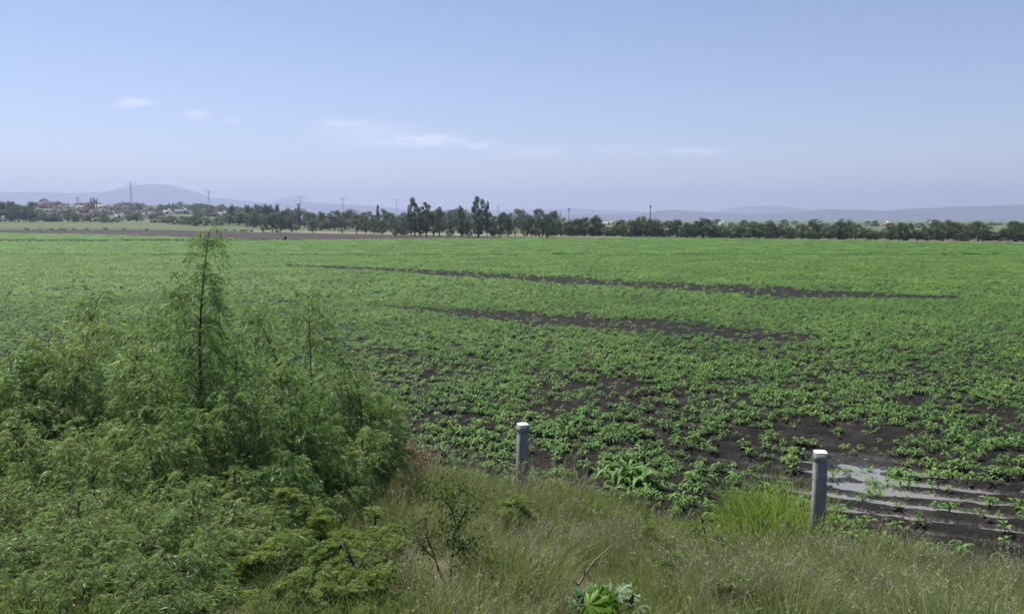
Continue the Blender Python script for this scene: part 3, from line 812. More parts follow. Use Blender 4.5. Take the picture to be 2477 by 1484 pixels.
def willow(name, label, px_, py_top, depth, spread, seed, stems=1, base_dx=0, group='willow saplings of the thicket', full=1.0):
    rg_ = np.random.default_rng(seed)
    top = np.array(at(px_, py_top, depth)); bx = top[0] + base_dx; by = depth
    gz_ = float(terrain(bx, by)); base = np.array([bx, by, gz_])
    H = top[2] - gz_
    root = thing(name, label, 'willow sapling', base, 0, group)
    wood = MB(); twig = MB(); lf = MB()
    LP, LD, LL, LT = [], [], [], []
    for sidx in range(stems):
        if sidx == 0: tp = top - base; b0 = np.zeros(3)
        else:
            a = rg_.uniform(0, 6.28); hh = H * rg_.uniform(.5, .98)
            tp = np.array([math.cos(a) * spread * rg_.uniform(.3, 1.15), math.sin(a) * spread * rg_.uniform(.3, 1.15), hh]); b0 = rg_.normal(size=3) * [.08, .08, 0]
        b0[2] -= .08
        SP = curve_pts(b0, tp, rg_.normal(size=3) * ([.035 * H, .035 * H, 0] if stems == 1 else [.10 * H, .10 * H, 0]), 10)
        hloc = tp[2]
        r0 = (.008 * hloc + .005) * (1.0 if stems == 1 else .55)
        wood.tube(SP, np.linspace(r0, .003, 10), 6)
        nb = int((30 + 22 * hloc) * full / (1 if stems == 1 else 2.2))
        ts = np.sort(rg_.uniform(.10, 1.0, nb) ** .85)
        az0 = rg_.random() * 6.28
        for bi, tb in enumerate(ts):
            p0 = np.array([np.interp(tb, np.linspace(0, 1, 10), SP[:, c]) for c in range(3)])
            a = az0 + bi * 2.399 + rg_.normal() * .4
            bl = spread * ((.24 if stems == 1 else .28) + (.55 if stems == 1 else .75) * (1 - tb)) * rg_.uniform(.35, 1.3) * (1.0 if stems == 1 else .72)
            elv = rg_.uniform(.45, 1.15) if stems == 1 else rg_.uniform(.75, 1.35)
            t = np.linspace(0, 1, 6)
            hr = bl * (t * .95); vr = bl * (min(1.5, math.tan(elv)) * .75 * t - (.30 + .5 * rg_.random()) * t ** 2.6)
            BP = p0[None] + np.c_[hr * math.cos(a), hr * math.sin(a), vr]
            twig.tube(BP, np.linspace(.0055, .0015, 6), 4)
            nt = max(5 if stems > 1 else 3, int(bl * (20 if stems > 1 else 16) * full))
            for q in range(nt):
                tt = rg_.uniform(.15, 1.0) if q else 1.0
                q0 = np.array([np.interp(tt, t, BP[:, c]) for c in range(3)])
                ta = a + rg_.normal() * 1.0; tl = (rg_.uniform(.18, .50) if stems == 1 else rg_.uniform(.10, .40)) * (1.0 if hloc > 1.4 else .75)
                u_ = np.linspace(0, 1, 4); dr0 = rg_.uniform(.2, .8); dr1 = rg_.uniform(.6, 1.3) + (.5 if stems == 1 else 0)
                TP = q0[None] + np.c_[tl * .6 * u_ * math.cos(ta), tl * .6 * u_ * math.sin(ta), tl * (dr0 * u_ - dr1 * u_ ** 2)]
                twig.strip(TP, [.003, .003, .002, .001], (math.sin(ta), -math.cos(ta), 0), .5)
                nl = int(tl * 80)
                uu = rg_.uniform(0.05, 1, nl)
                LP.append(np.stack([np.interp(uu, u_, TP[:, c]) for c in range(3)], 1))
                la = ta + rg_.normal(size=nl) * .9
                LD.append(np.c_[np.cos(la) * .7, np.sin(la) * .7, .2 - 1.1 * rg_.random(nl)])
                LL.append(rg_.uniform(.04, .09, nl)); LT.append(np.clip(rg_.normal(.42 + .25 * (tb - .5) + .12 * rg_.normal(), .16, nl), 0, 1))
    P = np.concatenate(LP); D = np.concatenate(LD); Ls = np.concatenate(LL); T = np.concatenate(LT)
    Ls = Ls * (.68 if depth < 6.7 else (.82 if depth < 8 else 1.0)); lf.leaves(P, D, Ls, Ls * .10 + .0025, T, .15, rg_)
    link('trunk', wood.data('trunk', M['bark'], True), root)
    o_ = link('twigs', twig.data('twigs', M['twig']), root); o_['kind'] = 'stuff'
    o_ = link('foliage', lf.data('foliage', M['willow']), root); o_['kind'] = 'stuff'
    return len(P)

W = [  # px, top y, depth, spread, stems, label
    (508, 556, 9.0, .62, 1, 'tallest willow sapling, its slim top reaching above the far field edge'),
    (238, 722, 10.0, .92, 4, 'willow sapling with the highest top left of the tallest one'),
    (745, 708, 11.0, .85, 4, 'broad willow sapling with a yellowish top right of the tallest one'),
    (430, 700, 10.6, .72, 3, 'narrow willow sapling just left behind the tallest one'),
    (610, 745, 10.4, .75, 3, 'willow sapling filling the gap right behind the tallest one'),
    (128, 785, 9.6, .85, 4, 'bushy willow sapling second from the left photo edge in the back row'),
    (20, 850, 9.2, .75, 3, 'bushy willow sapling at the left photo edge in the back row'),
    (335, 835, 8.6, .70, 3, 'willow sapling with reddish twigs in the middle left of the thicket'),
    (862, 895, 11.2, .68, 3, 'low willow sapling at the right shoulder of the thicket'),
    (925, 942, 11.8, .52, 3, 'lowest willow sapling at the thicket edge beside the open field'),
    (690, 890, 9.2, .75, 3, 'willow sapling below the yellowish top right of the tallest trunk'),
    (812, 1010, 9.8, .58, 3, 'dark willow sapling on the right flank above the dry grass'),
    (560, 960, 8.2, .70, 3, 'willow sapling directly right of the tall dark trunk'),
    (410, 985, 7.8, .65, 3, 'willow sapling directly left of the tall dark trunk'),
    (60, 985, 7.8, .75, 3, 'middle willow sapling at the left photo edge'),
    (235, 1035, 7.4, .70, 3, 'willow sapling with pale tips left of the trunk, halfway down'),
    (700, 1100, 8.0, .65, 3, 'shaded willow sapling behind the feathery yellow green shrub'),
    (845, 1115, 9.0, .40, 3, 'small shaded willow sapling where the thicket meets the dry grass'),
    (20, 1190, 6.4, .60, 3, 'front willow sapling in the lower left corner'),
    (190, 1215, 6.2, .60, 3, 'front willow sapling with an upright bare twig near the lower left corner'),
    (480, 1165, 6.7, .62, 3, 'front willow sapling with drooping bright tips at the foot of the trunk'),
    (350, 1290, 5.9, .50, 3, 'lowest front willow sapling at the bottom photo edge'),
    (60, 1320, 5.3, .55, 3, 'willow sapling at the bottom photo edge nearest the left corner'),
    (215, 1345, 5.2, .55, 3, 'willow sapling at the bottom photo edge, second from the left corner'),
    (450, 1345, 5.3, .55, 3, 'willow sapling at the bottom photo edge behind the straight pale twig'),
    (130, 1265, 5.9, .50, 3, 'bright willow sapling just above the left bottom corner saplings'),
    (330, 1420, 4.9, .50, 3, 'willow sapling cut by the bottom photo edge left of the feathery shrubs'),
    (30, 1430, 4.8, .50, 3, 'willow sapling cut by the bottom photo edge in the very corner'),
    (560, 1215, 6.6, .50, 3, 'willow sapling between the trunk foot and the feathery shrubs'),
    (620, 1290, 6.2, .45, 2, 'small front willow sapling half hidden by the feathery shrub'),
]
nleaf = 0
for i, (a, b_, c_, sp_, st_, lb_) in enumerate(W):
    nleaf += willow('willow_sapling', lb_, a, b_, c_, sp_, 40 + i, st_ if st_ == 1 else st_ + 2, 0.0, full=1.0 if (st_ == 1 or c_ < 8.4) else .92)

# ------------------------------------------------------------------ feathery shrubs at the bottom
def pinnate(lf, rg_, P0, d, length, tint):
    d = d / np.linalg.norm(d); side = np.cross(d, [0, 0, 1.0]); side /= np.linalg.norm(side) + 1e-9
    n_ = 9; t = np.linspace(.12, 1, n_)
    Q = P0[None] + d[None] * (t * length)[:, None] + np.array([0, 0, -1.0]) * (.22 * length * t ** 2)[:, None]
    ll = length * .30 * np.sin(np.pi * (.15 + .8 * t)) + .006
    for sg in (-1, 1):
        D = sg * side[None] + d[None] * .45 + rg_.normal(size=(n_, 3)) * .12
        lf.leaves(Q, D, ll, length * .07 + .002, np.clip(tint + rg_.normal(size=n_) * .08, 0, 1), .05, rg_)

def feather_shrub(name, label, px_, py_top, depth, spread, seed, nbr, trunk_px=None, group='feathery shrubs at the bank', mat='mesq', bark='darkbark', leafden=1.0):
    rg_ = np.random.default_rng(seed)
    top = np.array(at(px_, py_top, depth))
    if trunk_px: bpt = hit(*trunk_px); bx, by = bpt.x, bpt.y
    else: bx, by = top[0] + rg_.normal() * .1, depth
    gz_ = float(terrain(bx, by)); base = np.array([bx, by, gz_]); tp = top - base
    root = thing(name, label, 'shrub', base, 0, group)
    wood = MB(); lf = MB()
    SP = curve_pts((0, 0, -.1), tp * .92, rg_.normal(size=3) * .06, 8)
    wood.tube(SP, np.linspace(.02, .006, 8), 6)
    for i in range(nbr):
        tb = rg_.uniform(.25, 1); p0 = np.array([np.interp(tb, np.linspace(0, 1, 8), SP[:, c]) for c in range(3)])
        a = i * 2.399 + rg_.normal() * .3; bl = spread * rg_.uniform(.5, 1.1) * (1.15 - .5 * tb)
        t = np.linspace(0, 1, 6)
        BP = p0[None] + np.c_[bl * t * math.cos(a), bl * t * math.sin(a), bl * (rg_.uniform(-.3, 1.3) * t - .5 * t * t)]
        wood.tube(BP, np.linspace(.006, .002, 6), 4)
        nl = int(bl * 200 * leafden)
        for q in range(nl):
            tt = rg_.uniform(.12, 1); q0 = np.array([np.interp(tt, t, BP[:, c]) for c in range(3)])
            la = a + rg_.choice([-1, 1]) * rg_.uniform(.5, 1.4)
            pinnate(lf, rg_, q0, np.array([math.cos(la), math.sin(la), rg_.uniform(-.1, .5)]), rg_.uniform(.06, .12), np.clip(rg_.normal(.55, .2), 0, 1))
    link('trunk', wood.data('trunk', M[bark], True), root)
    o_ = link('foliage', lf.data('foliage', M[mat]), root); o_['kind'] = 'stuff'
    return root
feather_shrub('feather_shrub', 'yellow green feathery shrub highest up, against the shaded willows', 755, 1195, 6.9, .50, 1, 16)
feather_shrub('feather_shrub', 'wide yellow green feathery shrub left of the leaning dark stem', 655, 1265, 6.5, .60, 2, 18)
feather_shrub('feather_shrub', 'feathery shrub with the leaning dark stem bare at its foot', 815, 1290, 6.3, .45, 3, 14, (888, 1500))
feather_shrub('feather_shrub', 'low feathery shrub along the bottom photo edge beside a pale crooked twig', 560, 1375, 5.9, .55, 4, 16)
feather_shrub('feather_shrub', 'low feathery shrub right of the leaning dark stem', 930, 1375, 6.1, .35, 5, 11)
feather_shrub('feather_shrub', 'feathery shrub at the bottom photo edge, partly under the leaning stem', 740, 1420, 5.8, .50, 6, 15)
feather_shrub('feather_shrub', 'feathery shrub at the bottom photo edge right of the leaning stem foot', 985, 1430, 5.9, .40, 8, 13)
feather_shrub('feather_shrub', 'lowest feathery shrub in front at the bottom photo edge', 640, 1440, 5.4, .45, 9, 14)
feather_shrub('feather_shrub', 'feathery shrub at the bottom photo edge directly left of the leaning stem foot', 840, 1425, 5.5, .45, 10, 14)
feather_shrub('feather_shrub', 'small bright leafy shrub between the willows and the dry grass', 905, 1225, 7.6, .32, 7, 11)

for X_, Y_, dp_, sp_, sd_, lb_ in ((1235, 1200, 9.6, .34, 21, 'small feathery seedling in the grass below the left fence post'), (1350, 1245, 8.6, .30, 22, 'small feathery seedling a little right of the left fence post'),
        (1560, 1235, 8.9, .34, 23, 'feathery seedling in the grass midway between the posts'), (1690, 1225, 9.2, .28, 24, 'feathery seedling just left of the tall bright grass clump'),
        (1620, 1330, 7.4, .32, 25, 'feathery seedling in the middle of the grass below the bright clump'), (1250, 1400, 6.3, .28, 26, 'feathery seedling between the dark sapling and the dead branch'),
        (1180, 1300, 7.2, .26, 27, 'feathery seedling at the right of the dark sapling'), (1780, 1400, 6.5, .30, 28, 'feathery seedling in the olive grass right of the broad leaved plant')):
    feather_shrub('feather_shrub', lb_, X_, Y_, dp_, sp_, sd_, 7)
# bare forked sticks and the dark two stemmed sapling
def stick(name, label, cat, paths, rad, mat, leaf=None, nleaf_=0, seed=0, lsize=.03):
    """paths: lists of (px, py, depth)"""
    b0 = np.array(at(*paths[0][0]))
    root = thing(name, label, cat, b0)
    rg_ = np.random.default_rng(seed); wood = MB(); lf = MB(); pts = []
    for pi_, pth in enumerate(paths):
        P = np.array([np.array(at(*q)) for q in pth]) - b0
        tt = np.linspace(0, 1, len(P)); t2 = np.linspace(0, 1, 14)
        Q = np.stack([np.interp(t2, tt, P[:, c]) for c in range(3)], 1) + rg_.normal(size=(14, 3)) * .006
        r_ = rad * (1.0 if pi_ == 0 else .7)
        wood.tube(Q, np.linspace(r_, r_ * .3, 14), 6); pts.append(Q[5:])
    link('stem', wood.data('stem', M[mat], True), root)
    if leaf:
        A = np.concatenate(pts)
        for i in range(nleaf_):
            p0 = A[rg_.integers(len(A))]; c0 = p0 + rg_.normal(size=3) * .07
            m_ = 14; lf.leaves(c0 + rg_.normal(size=(m_, 3)) * .035, rg_.normal(size=(m_, 3)) + [0, 0, -.2], lsize, lsize * .5, rg_.random(m_), .1, rg_)
        o_ = link('foliage', lf.data('foliage', M[leaf]), root); o_['kind'] = 'stuff'
    return root
stick('dark_sapling', 'thin dark sapling with two stems and sparse dark leaves in the dry grass', 'sapling',
      [[(1082, 1470, 6.45), (1076, 1410, 6.5), (1050, 1350, 6.55), (1034, 1300, 6.6), (1032, 1260, 6.65)],
       [(1082, 1465, 6.45), (1092, 1400, 6.5), (1094, 1340, 6.6), (1100, 1270, 6.7), (1096, 1190, 6.8)],
       [(1098, 1290, 6.65), (1120, 1250, 6.6), (1135, 1215, 6.6)], [(1050, 1350, 6.55), (1010, 1310, 6.5), (985, 1300, 6.5)],
       [(1096, 1240, 6.72), (1075, 1210, 6.75), (1065, 1185, 6.8)], [(1094, 1345, 6.6), (1125, 1320, 6.6), (1150, 1300, 6.6)]], .014, 'darkbark', 'dleaf', 95, 3, .032)
stick('dead_branch', 'bare grey dead branch with a fork leaning right in the grass', 'branch',
      [[(1362, 1492, 6.0), (1388, 1440, 6.05), (1408, 1400, 6.1), (1428, 1365, 6.1), (1455, 1342, 6.1), (1482, 1318, 6.1)],
       [(1424, 1370, 6.1), (1445, 1362, 6.1), (1475, 1364, 6.1)], [(1400, 1415, 6.08), (1386, 1398, 6.05)], [(1415, 1388, 6.1), (1412, 1370, 6.1)]], .013, 'dead')
stick('dead_branch', 'leaning dark bare stem in front of the feathery shrubs', 'branch',
      [[(890, 1500, 5.8), (880, 1440, 5.85), (866, 1390, 5.9), (848, 1345, 5.9), (838, 1328, 5.9)]], .018, 'darkbark')
stick('pale_twig', 'pale crooked twig lying across the feathery shrubs', 'twig',
      [[(640, 1440, 5.4), (664, 1402, 5.4), (690, 1368, 5.4), (700, 1352, 5.4)], [(684, 1374, 5.4), (712, 1372, 5.4)]], .006, 'dead')
stick('pale_twig', 'straight pale twig low among the lower left willows', 'twig',
      [[(505, 1430, 5.3), (560, 1424, 5.3), (625, 1416, 5.3)]], .005, 'dead')
stick('dry_stalk', 'pale dry stalk pointing up from the grass right of the centre', 'stalk', [[(1790, 1352, 8.2), (1792, 1318, 8.2)]], .010, 'dead')
stick('dry_stalk', 'pale dry stalk standing at the field edge between the posts', 'stalk', [[(1480, 1215, 10.8), (1476, 1170, 10.9), (1462, 1152, 10.9)], [(1478, 1190, 10.9), (1492, 1170, 10.9)]], .007, 'dead')
stick('dry_stalk', 'pale dry stalk rising at the right edge of the willow thicket', 'stalk', [[(880, 1165, 7.5), (876, 1130, 7.5)]], .006, 'dead')

# reddish dry weed beside the thicket
def weed(name, label, c, h, rad, n_, seed, mat, group=None, cat='weed'):
    rg_ = np.random.default_rng(seed); wood = MB(); lf = MB()
    root = thing(name, label, cat, c, 0, group)
    for i in range(n_):
        a = rg_.uniform(0, 6.28); rr = rad * rg_.random() ** .6; hh = h * rg_.uniform(.55, 1.05)
        tp = np.array([rr * math.cos(a), rr * math.sin(a), hh])
        P = curve_pts((tp[0] * .25, tp[1] * .25, -.05), tp, rg_.normal(size=3) * .03, 5); wood.tube(P, np.linspace(.006, .002, 5) * max(1, h), 4)
        m_ = 46; t = rg_.uniform(.3, 1.05, m_)
        Q = np.stack([np.interp(t, np.linspace(0, 1, 5), P[:, c_]) for c_ in range(3)], 1) + rg_.normal(size=(m_, 3)) * h * .06
        lf.leaves(Q, rg_.normal(size=(m_, 3)), h * .09, h * .03, rg_.random(m_), .1, rg_)
    link('stems', wood.data('stems', M['twig']), root)
    o_ = link('foliage', lf.data('foliage', M[mat]), root); o_['kind'] = 'stuff'
    return root
weed('dry_weed', 'reddish brown dry weed at the thicket edge left of the posts', hit(1015, 1165), .70, .36, 30, 1, 'red')
weed('dry_weed', 'brownish pink dry weed low in the grass below the reddish one', hit(1030, 1185), .40, .35, 18, 2, 'red')
weed('dry_weed', 'small rusty weed at the bottom photo edge left of the dark sapling', hit(940, 1475), .25, .22, 14, 3, 'red')
h_ = hit(1423, 905); weed('dry_weed', 'single tall reddish weed standing out of the middle of the crop', h_, .75, .06, 3, 4, 'red')

# broad leaved plant at the bottom edge
def lobed(seed, size):
    rg_ = np.random.default_rng(seed); mb = MB(); nl = 7; V = [(0, 0, 0)]; k_ = 0
    for i in range(nl):
        a = -2.1 + 4.2 * i / (nl - 1); r_ = size * (1 - .28 * abs(a) / 2.1)
        for da, q in ((-.30, .62), (-.17, .84), (0, 1.0), (.17, .84), (.30, .62)):
            V.append((r_ * q * math.cos(a + da), r_ * q * math.sin(a + da), -.35 * r_ * q * q + .012 * math.cos(da * 20)))
    n_ = len(V); F = [[0, i, i + 1] for i in range(1, n_ - 1)]
    mb.add(V, F, .3 + .5 * rg_.random()); return mb
root = thing('broad_leaf_plant', 'broad leaved plant with a bright green lobed leaf at the bottom photo edge', 'plant', tuple(hit(1462, 1500)))
b0 = np.array(root.location)
mb = MB()
specs = [(1446, 1440, 5.6, .15, 'big', .9, -1.3), (1424, 1462, 5.5, .17, 'big', .8, -1.9), (1474, 1456, 5.55, .14, 'big', .9, -.9),
         (1412, 1438, 5.7, .11, 'bluegrey', 1.0, 2.6), (1497, 1432, 5.7, .12, 'bluegrey', 1.1, .4), (1476, 1428, 5.8, .10, 'bluegrey', .9, 1.4),
         (1398, 1462, 5.6, .10, 'bluegrey', .9, 3.0), (1520, 1450, 5.7, .10, 'bluegrey', 1.0, .2), (1540, 1470, 5.6, .11, 'dleaf', .9, -.3), (1440, 1425, 5.85, .08, 'bluegrey', .8, 1.9)]
for i, (a, b_, c_, sz, mt, tl, az_) in enumerate(specs):
    q = np.array(at(a, b_, c_)) - b0
    lo = link('leaf', lobed(i, sz).data('leaf', M[mt], False), root, q)
    lo.rotation_euler = (0, -tl + .35, az_) if mt != 'big' else (.75, .25 * (az_ + 1.4), az_ + 1.4 - 1.57 * 0)
    mb.tube(curve_pts((rk.uniform(-.03, .03), rk.uniform(-.03, .03), -.05), q, (0, 0, .04), 6), np.linspace(.008, .004, 6), 5)
link('stems', mb.data('stems', M['mesq']), root)

# ------------------------------------------------------------------ trees
def tree_proto(kind, seed):
    """unit-height tree: trunk and crown meshes"""
    rg_ = np.random.default_rng(seed); wood = MB(); cr = MB()
    if kind == 'euca': lobes, zlo, zhi, rx, lr, nper, ls = 24, .16, .95, .24, .085, 150, .034
    elif kind == 'dry': lobes, zlo, zhi, rx, lr, nper, ls = 18, .24, .90, .38, .13, 70, .032
    elif kind == 'cypress': lobes, zlo, zhi, rx, lr, nper, ls = 14, .08, .98, .05, .07, 80, .045
    elif kind == 'bush': lobes, zlo, zhi, rx, lr, nper, ls = 24, .08, .86, .52, .165, 120, .055
    else: lobes, zlo, zhi, rx, lr, nper, ls = 26, .17, .90, .43, .135, 120, .046
    th = np.linspace(0, 1, 7); lean = rg_.normal(size=2) * .03
    SP = np.c_[lean[0] * th + .012 * np.sin(th * 7), lean[1] * th, th * (zhi - .08)]; SP[0, 2] = -.02
    wood.tube(SP, np.linspace(.030 if kind != 'cypress' else .02, .006, 7), 6)
    for i in range(lobes):
        f = (i + .5) / lobes
        z = zlo + (zhi - zlo) * f
        if kind == 'cypress': env = rx * (1 - f) + .012
        elif kind == 'euca': env = rx * (.55 + .6 * math.sin(math.pi * min(1, f * 1.1)))
        else: env = rx * math.sin(math.pi * (.22 + .72 * f)) ** .8
        a = i * 2.399 + rg_.normal() * .5; rr = env * math.sqrt(rg_.uniform(.05, 1))
        c = np.array([rr * math.cos(a), rr * math.sin(a), z + rg_.normal() * .02])
        if kind != 'cypress':
            zb = max(.1, z - .15 - .3 * rr); b_ = np.array([lean[0] * zb, lean[1] * zb, zb])
            wood.tube(curve_pts(b_, c, (0, 0, -.02), 4), np.linspace(.010, .004, 4), 4)
        L_ = lr * rg_.uniform(.7, 1.2); n_ = int(nper * rg_.uniform(.7, 1.2))
        v_ = rg_.normal(size=(n_, 3)); v_ /= np.linalg.norm(v_, axis=1)[:, None]
        v_ *= (rg_.random(n_) ** .45)[:, None] * np.array([L_, L_, L_ * (.75 if kind != 'cypress' else 1.6)])
        cr.leaves(c + v_, rg_.normal(size=(n_, 3)) + [0, 0, -.3], ls * rg_.uniform(.6, 1.4, n_), ls * .62, np.clip(rg_.normal(.45 + .12 * rg_.normal(), .2, n_), 0, 1), .1, rg_)
    mt = {'euca': 'euca', 'dry': 'drytree'}.get(kind, 'tree')
    return wood.data('trunk', M['bark'], True), cr.data('crown', M[mt])
protos = {k: [tree_proto(k, 500 + 10 * i + j) for j in range(nv)] for i, (k, nv) in enumerate((('round', 6), ('euca', 5), ('dry', 3), ('cypress', 2), ('bush', 4)))}
NAMES = {'round': 'broadleaf_tree', 'euca': 'eucalyptus_tree', 'dry': 'dry_tree', 'cypress': 'cypress_tree', 'bush': 'bushy_tree'}
rt = random.Random(77)
first = {}
def tree(kind, px_, top_y, base_y, width, label, group=None, depth=None, cat='tree'):
    if depth is None: p_ = hit(px_, base_y)
    else:
        d_ = ray(px_, 530); p_ = Vector((d_[0] * depth, depth, 0)); p_.z = float(terrain(p_.x, p_.y))
    h = at(px_, top_y, p_.y).z - p_.z
    wk = {'round': .95, 'euca': .58, 'dry': .95, 'cypress': .2, 'bush': 1.3}[kind]
    sx = (width / FPX * p_.y) / wk
    v = rt.randrange(len(protos[kind]))
    o_ = first.get((kind, v))
    loc, rz_, scl_ = (p_.x, p_.y, p_.z), rt.uniform(0, 6.28), (sx, sx, max(h, .5))
    if o_ is None:
        o_ = thing(NAMES[kind], label, cat, loc, rz_, group); o_.scale = scl_
        link('trunk', protos[kind][v][0], o_)
        c_ = link('crown', protos[kind][v][1], o_)
        first[(kind, v)] = o_
        return o_
    return copy_thing(o_, loc, rz_, scl_, label, group)

def c2(X, Y): return 619 + X * .25, 413 + Y * .25
ORD = ['first', 'second', 'third', 'fourth', 'fifth', 'sixth', 'seventh', 'eighth', 'ninth', 'tenth', 'eleventh', 'twelfth', 'thirteenth', 'fourteenth', 'fifteenth', 'sixteenth', 'seventeenth', 'eighteenth', 'nineteenth', 'twentieth']
# loose front row along the brown field (zoomed measurements: x, top, base, width)
front = [('round', 75, 475, 596, 60), ('round', 160, 418, 592, 120), ('round', 240, 425, 592, 110), ('round', 345, 450, 592, 130), ('round', 552, 470, 602, 85), ('dry', 835, 430, 606, 130),
         ('dry', 975, 368, 614, 140), ('round', 1062, 430, 610, 110), ('round', 1142, 455, 616, 105), ('round', 1225, 478, 620, 110), ('bush', 1408, 505, 622, 85)]
for i, (k_, X_, t_, b_, w_) in enumerate(front):
    a, tt = c2(X_, t_); _, bb = c2(X_, b_)
    ds = {'round': 'dark round tree', 'dry': 'thin brownish tree', 'bush': 'stubby dark tree'}[k_]
    tree(k_, a, tt, bb, w_ * .33, '%s, %s from left in the loose row along the brown field' % (ds, ORD[i]), 'trees along the brown field')
eu = [(1535, 250, 632, 150, 'tall eucalyptus with the highest top of the big clump'), (1650, 300, 632, 140, 'eucalyptus in the middle of the big clump'), (1775, 345, 630, 130, 'shorter eucalyptus at the right side of the big clump'),
      (1500, 380, 634, 100, 'leafy eucalyptus at the left foot of the big clump'), (1720, 400, 632, 150, 'low eucalyptus filling the right half of the big clump'), (1985, 335, 642, 110, 'slim eucalyptus with a separate round top between the clump and the tall lone one'),
      (2155, 243, 643, 180, 'tall lone eucalyptus right of the big clump'), (2235, 285, 643, 80, 'narrow eucalyptus leaning on the tall lone one'), (1590, 430, 634, 150, 'shaded eucalyptus low in the big clump'),
      (2150, 430, 645, 170, 'low leafy eucalyptus at the foot of the tall lone one')]
for X_, t_, b_, w_, lb_ in eu:
    a, tt = c2(X_, t_); _, bb = c2(X_, b_); tree('euca', a, tt, bb, w_ * .25, lb_)
mid = [(1350, 500, 640, 110), (1880, 470, 640, 130), (2000, 480, 640, 120), (2060, 480, 642, 110), (2300, 470, 645, 130), (2370, 402, 652, 120), (2440, 430, 648, 120), (2300, 520, 640, 120), (1440, 540, 628, 90)]
for i, (X_, t_, b_, w_) in enumerate(sorted(mid)):
    a, tt = c2(X_, t_); _, bb = c2(X_, b_)
    tree('round', a, tt, bb, w_ * .25, 'dark dense tree, %s from left of those around the eucalyptus trees' % ORD[i], 'dark trees around the eucalyptus')
c3 = lambda X, Y: (1239 + X * .25, 413 + Y * .25)
grp3 = [('dry', 30, 440, 655, 100), ('round', 120, 470, 645, 110), ('round', 185, 432, 645, 130), ('round', 262, 432, 658, 110), ('round', 345, 425, 658, 150), ('round', 400, 470, 645, 110)]
for i, (k_, X_, t_, b_, w_) in enumerate(grp3):
    a, tt = c3(X_, t_); _, bb = c3(X_, b_)
    tree(k_, a, tt, bb, w_ * .25, '%s, %s from left in the clump after the lone eucalyptus' % ('brown half bare tree' if k_ == 'dry' else 'dark upright tree', ORD[i]), 'clump right of the lone eucalyptus')
row3 = [(470, 470, 640, 120), (560, 465, 640, 110), (625, 455, 640, 100), (700, 440, 640, 130), (795, 420, 640, 140), (850, 500, 640, 120), (920, 535, 642, 120), (1000, 520, 642, 110), (1060, 460, 642, 120), (1150, 470, 645, 130), (1235, 425, 645, 140), (1300, 490, 646, 110), (1350, 455, 648, 120), (1425, 480, 648, 130), (1520, 470, 650, 120), (1595, 462, 650, 120), (1690, 490, 655, 130), (1770, 500, 655, 110), (1845, 450, 655, 170), (1950, 510, 655, 140), (2030, 520, 655, 120), (2110, 540, 658, 120), (2190, 500, 660, 120), (2290, 497, 662, 140), (2390, 495, 662, 140), (2465, 520, 662, 120)]
for i, (X_, t_, b_, w_) in enumerate(row3):
    a, tt = c3(X_, t_); _, bb = c3(X_, b_ - 8)
    k_ = 'bush' if (i % 3 == 1) else 'round'
    part_ = 'centre part' if i < 13 else 'middle part'
    where = ('before the grey mast' if i < 13 else 'after the grey mast')
    tree(k_, a, tt, bb, w_ * .40, 'dark tree, %s from left in the dense row %s' % (ORD[i % 13], where), 'dense row of trees behind the field')
c4 = lambda X, Y: (1858 + X * .25, 413 + Y * .25)
row4 = [(20, 490, 668, 100), (90, 510, 668, 110), (200, 530, 668, 130), (325, 500, 670, 120), (430, 475, 672, 130), (505, 495, 672, 120), (590, 520, 675, 130), (685, 455, 675, 140), (755, 465, 675, 130), (850, 505, 678, 130), (960, 550, 680, 140), (1060, 570, 680, 120), (1180, 530, 682, 130), (1265, 487, 684, 150), (1345, 495, 684, 130), (1440, 570, 685, 130), (1535, 535, 686, 150), (1630, 470, 688, 150), (1740, 468, 688, 140), (1830, 492, 690, 140), (1925, 500, 692, 150), (2030, 475, 692, 160), (2120, 560, 694, 160), (2220, 590, 694, 150), (2300, 545, 694, 150), (2385, 470, 696, 150), (2465, 482, 698, 140), (2560, 500, 700, 150)]
for i, (X_, t_, b_, w_) in enumerate(row4):
    a, tt = c4(X_, t_); _, bb = c4(X_, b_ - 8)
    k_ = 'bush' if (i % 3 != 0) else 'round'
    j = i % 14
    where = 'just past the pale dirt gap' if i < 14 else 'under the long right hill'
    tree(k_, a, tt, bb, w_ * .40, 'bushy tree, %s from left in the row %s' % (ORD[j], where), 'row of trees behind the right end of the field')
# lower shrubs in front of the rows close the gaps under the crowns
for i in range(60):
    X_ = 1300 + i * 20 + rt.uniform(-8, 8); by_ = np.interp(X_, [1350, 1858, 2477], [571.5, 577, 583]) - rt.uniform(1.5, 3)
    tree('bush', X_, by_ - rt.uniform(12, 22), by_, rt.uniform(30, 50), 'low dark bush at the foot of the long tree row behind the field', 'low bushes under the tree row', cat='bush')
_bc = {}
def belt_label(x_):
    w_ = 'left of the dark utility pole' if x_ < 723 else ('between pole and eucalyptus clump' if x_ < 985 else ('behind the eucalyptus trees' if x_ < 1190 else 'after the lone eucalyptus'))
    _bc[w_] = _bc.get(w_, 0) + 1
    return 'greyish tree of the far belt, %s from left %s' % (ORD[min(19, _bc[w_] - 1)], w_)
# paler trees farther back, behind the loose row
for i in range(44):
    X_ = 560 + i * 18.2 + rt.uniform(-6, 6)
    if X_ > 1380: break
    dp = rt.uniform(300, 460); tree(rt.choice(['round', 'bush', 'round']), X_, rt.uniform(500, 521), 0, rt.uniform(44, 70), belt_label(X_), 'farther belt of trees', depth=dp)
for i in range(34):
    X_ = 1400 + i * 33 + rt.uniform(-10, 10)
    tree(rt.choice(['round', 'bush']), X_, rt.uniform(528, 540), 0, rt.uniform(24, 40), 'hazy tree on the plain beyond the long tree row', 'hazy trees on the plain', depth=rt.uniform(380, 700))

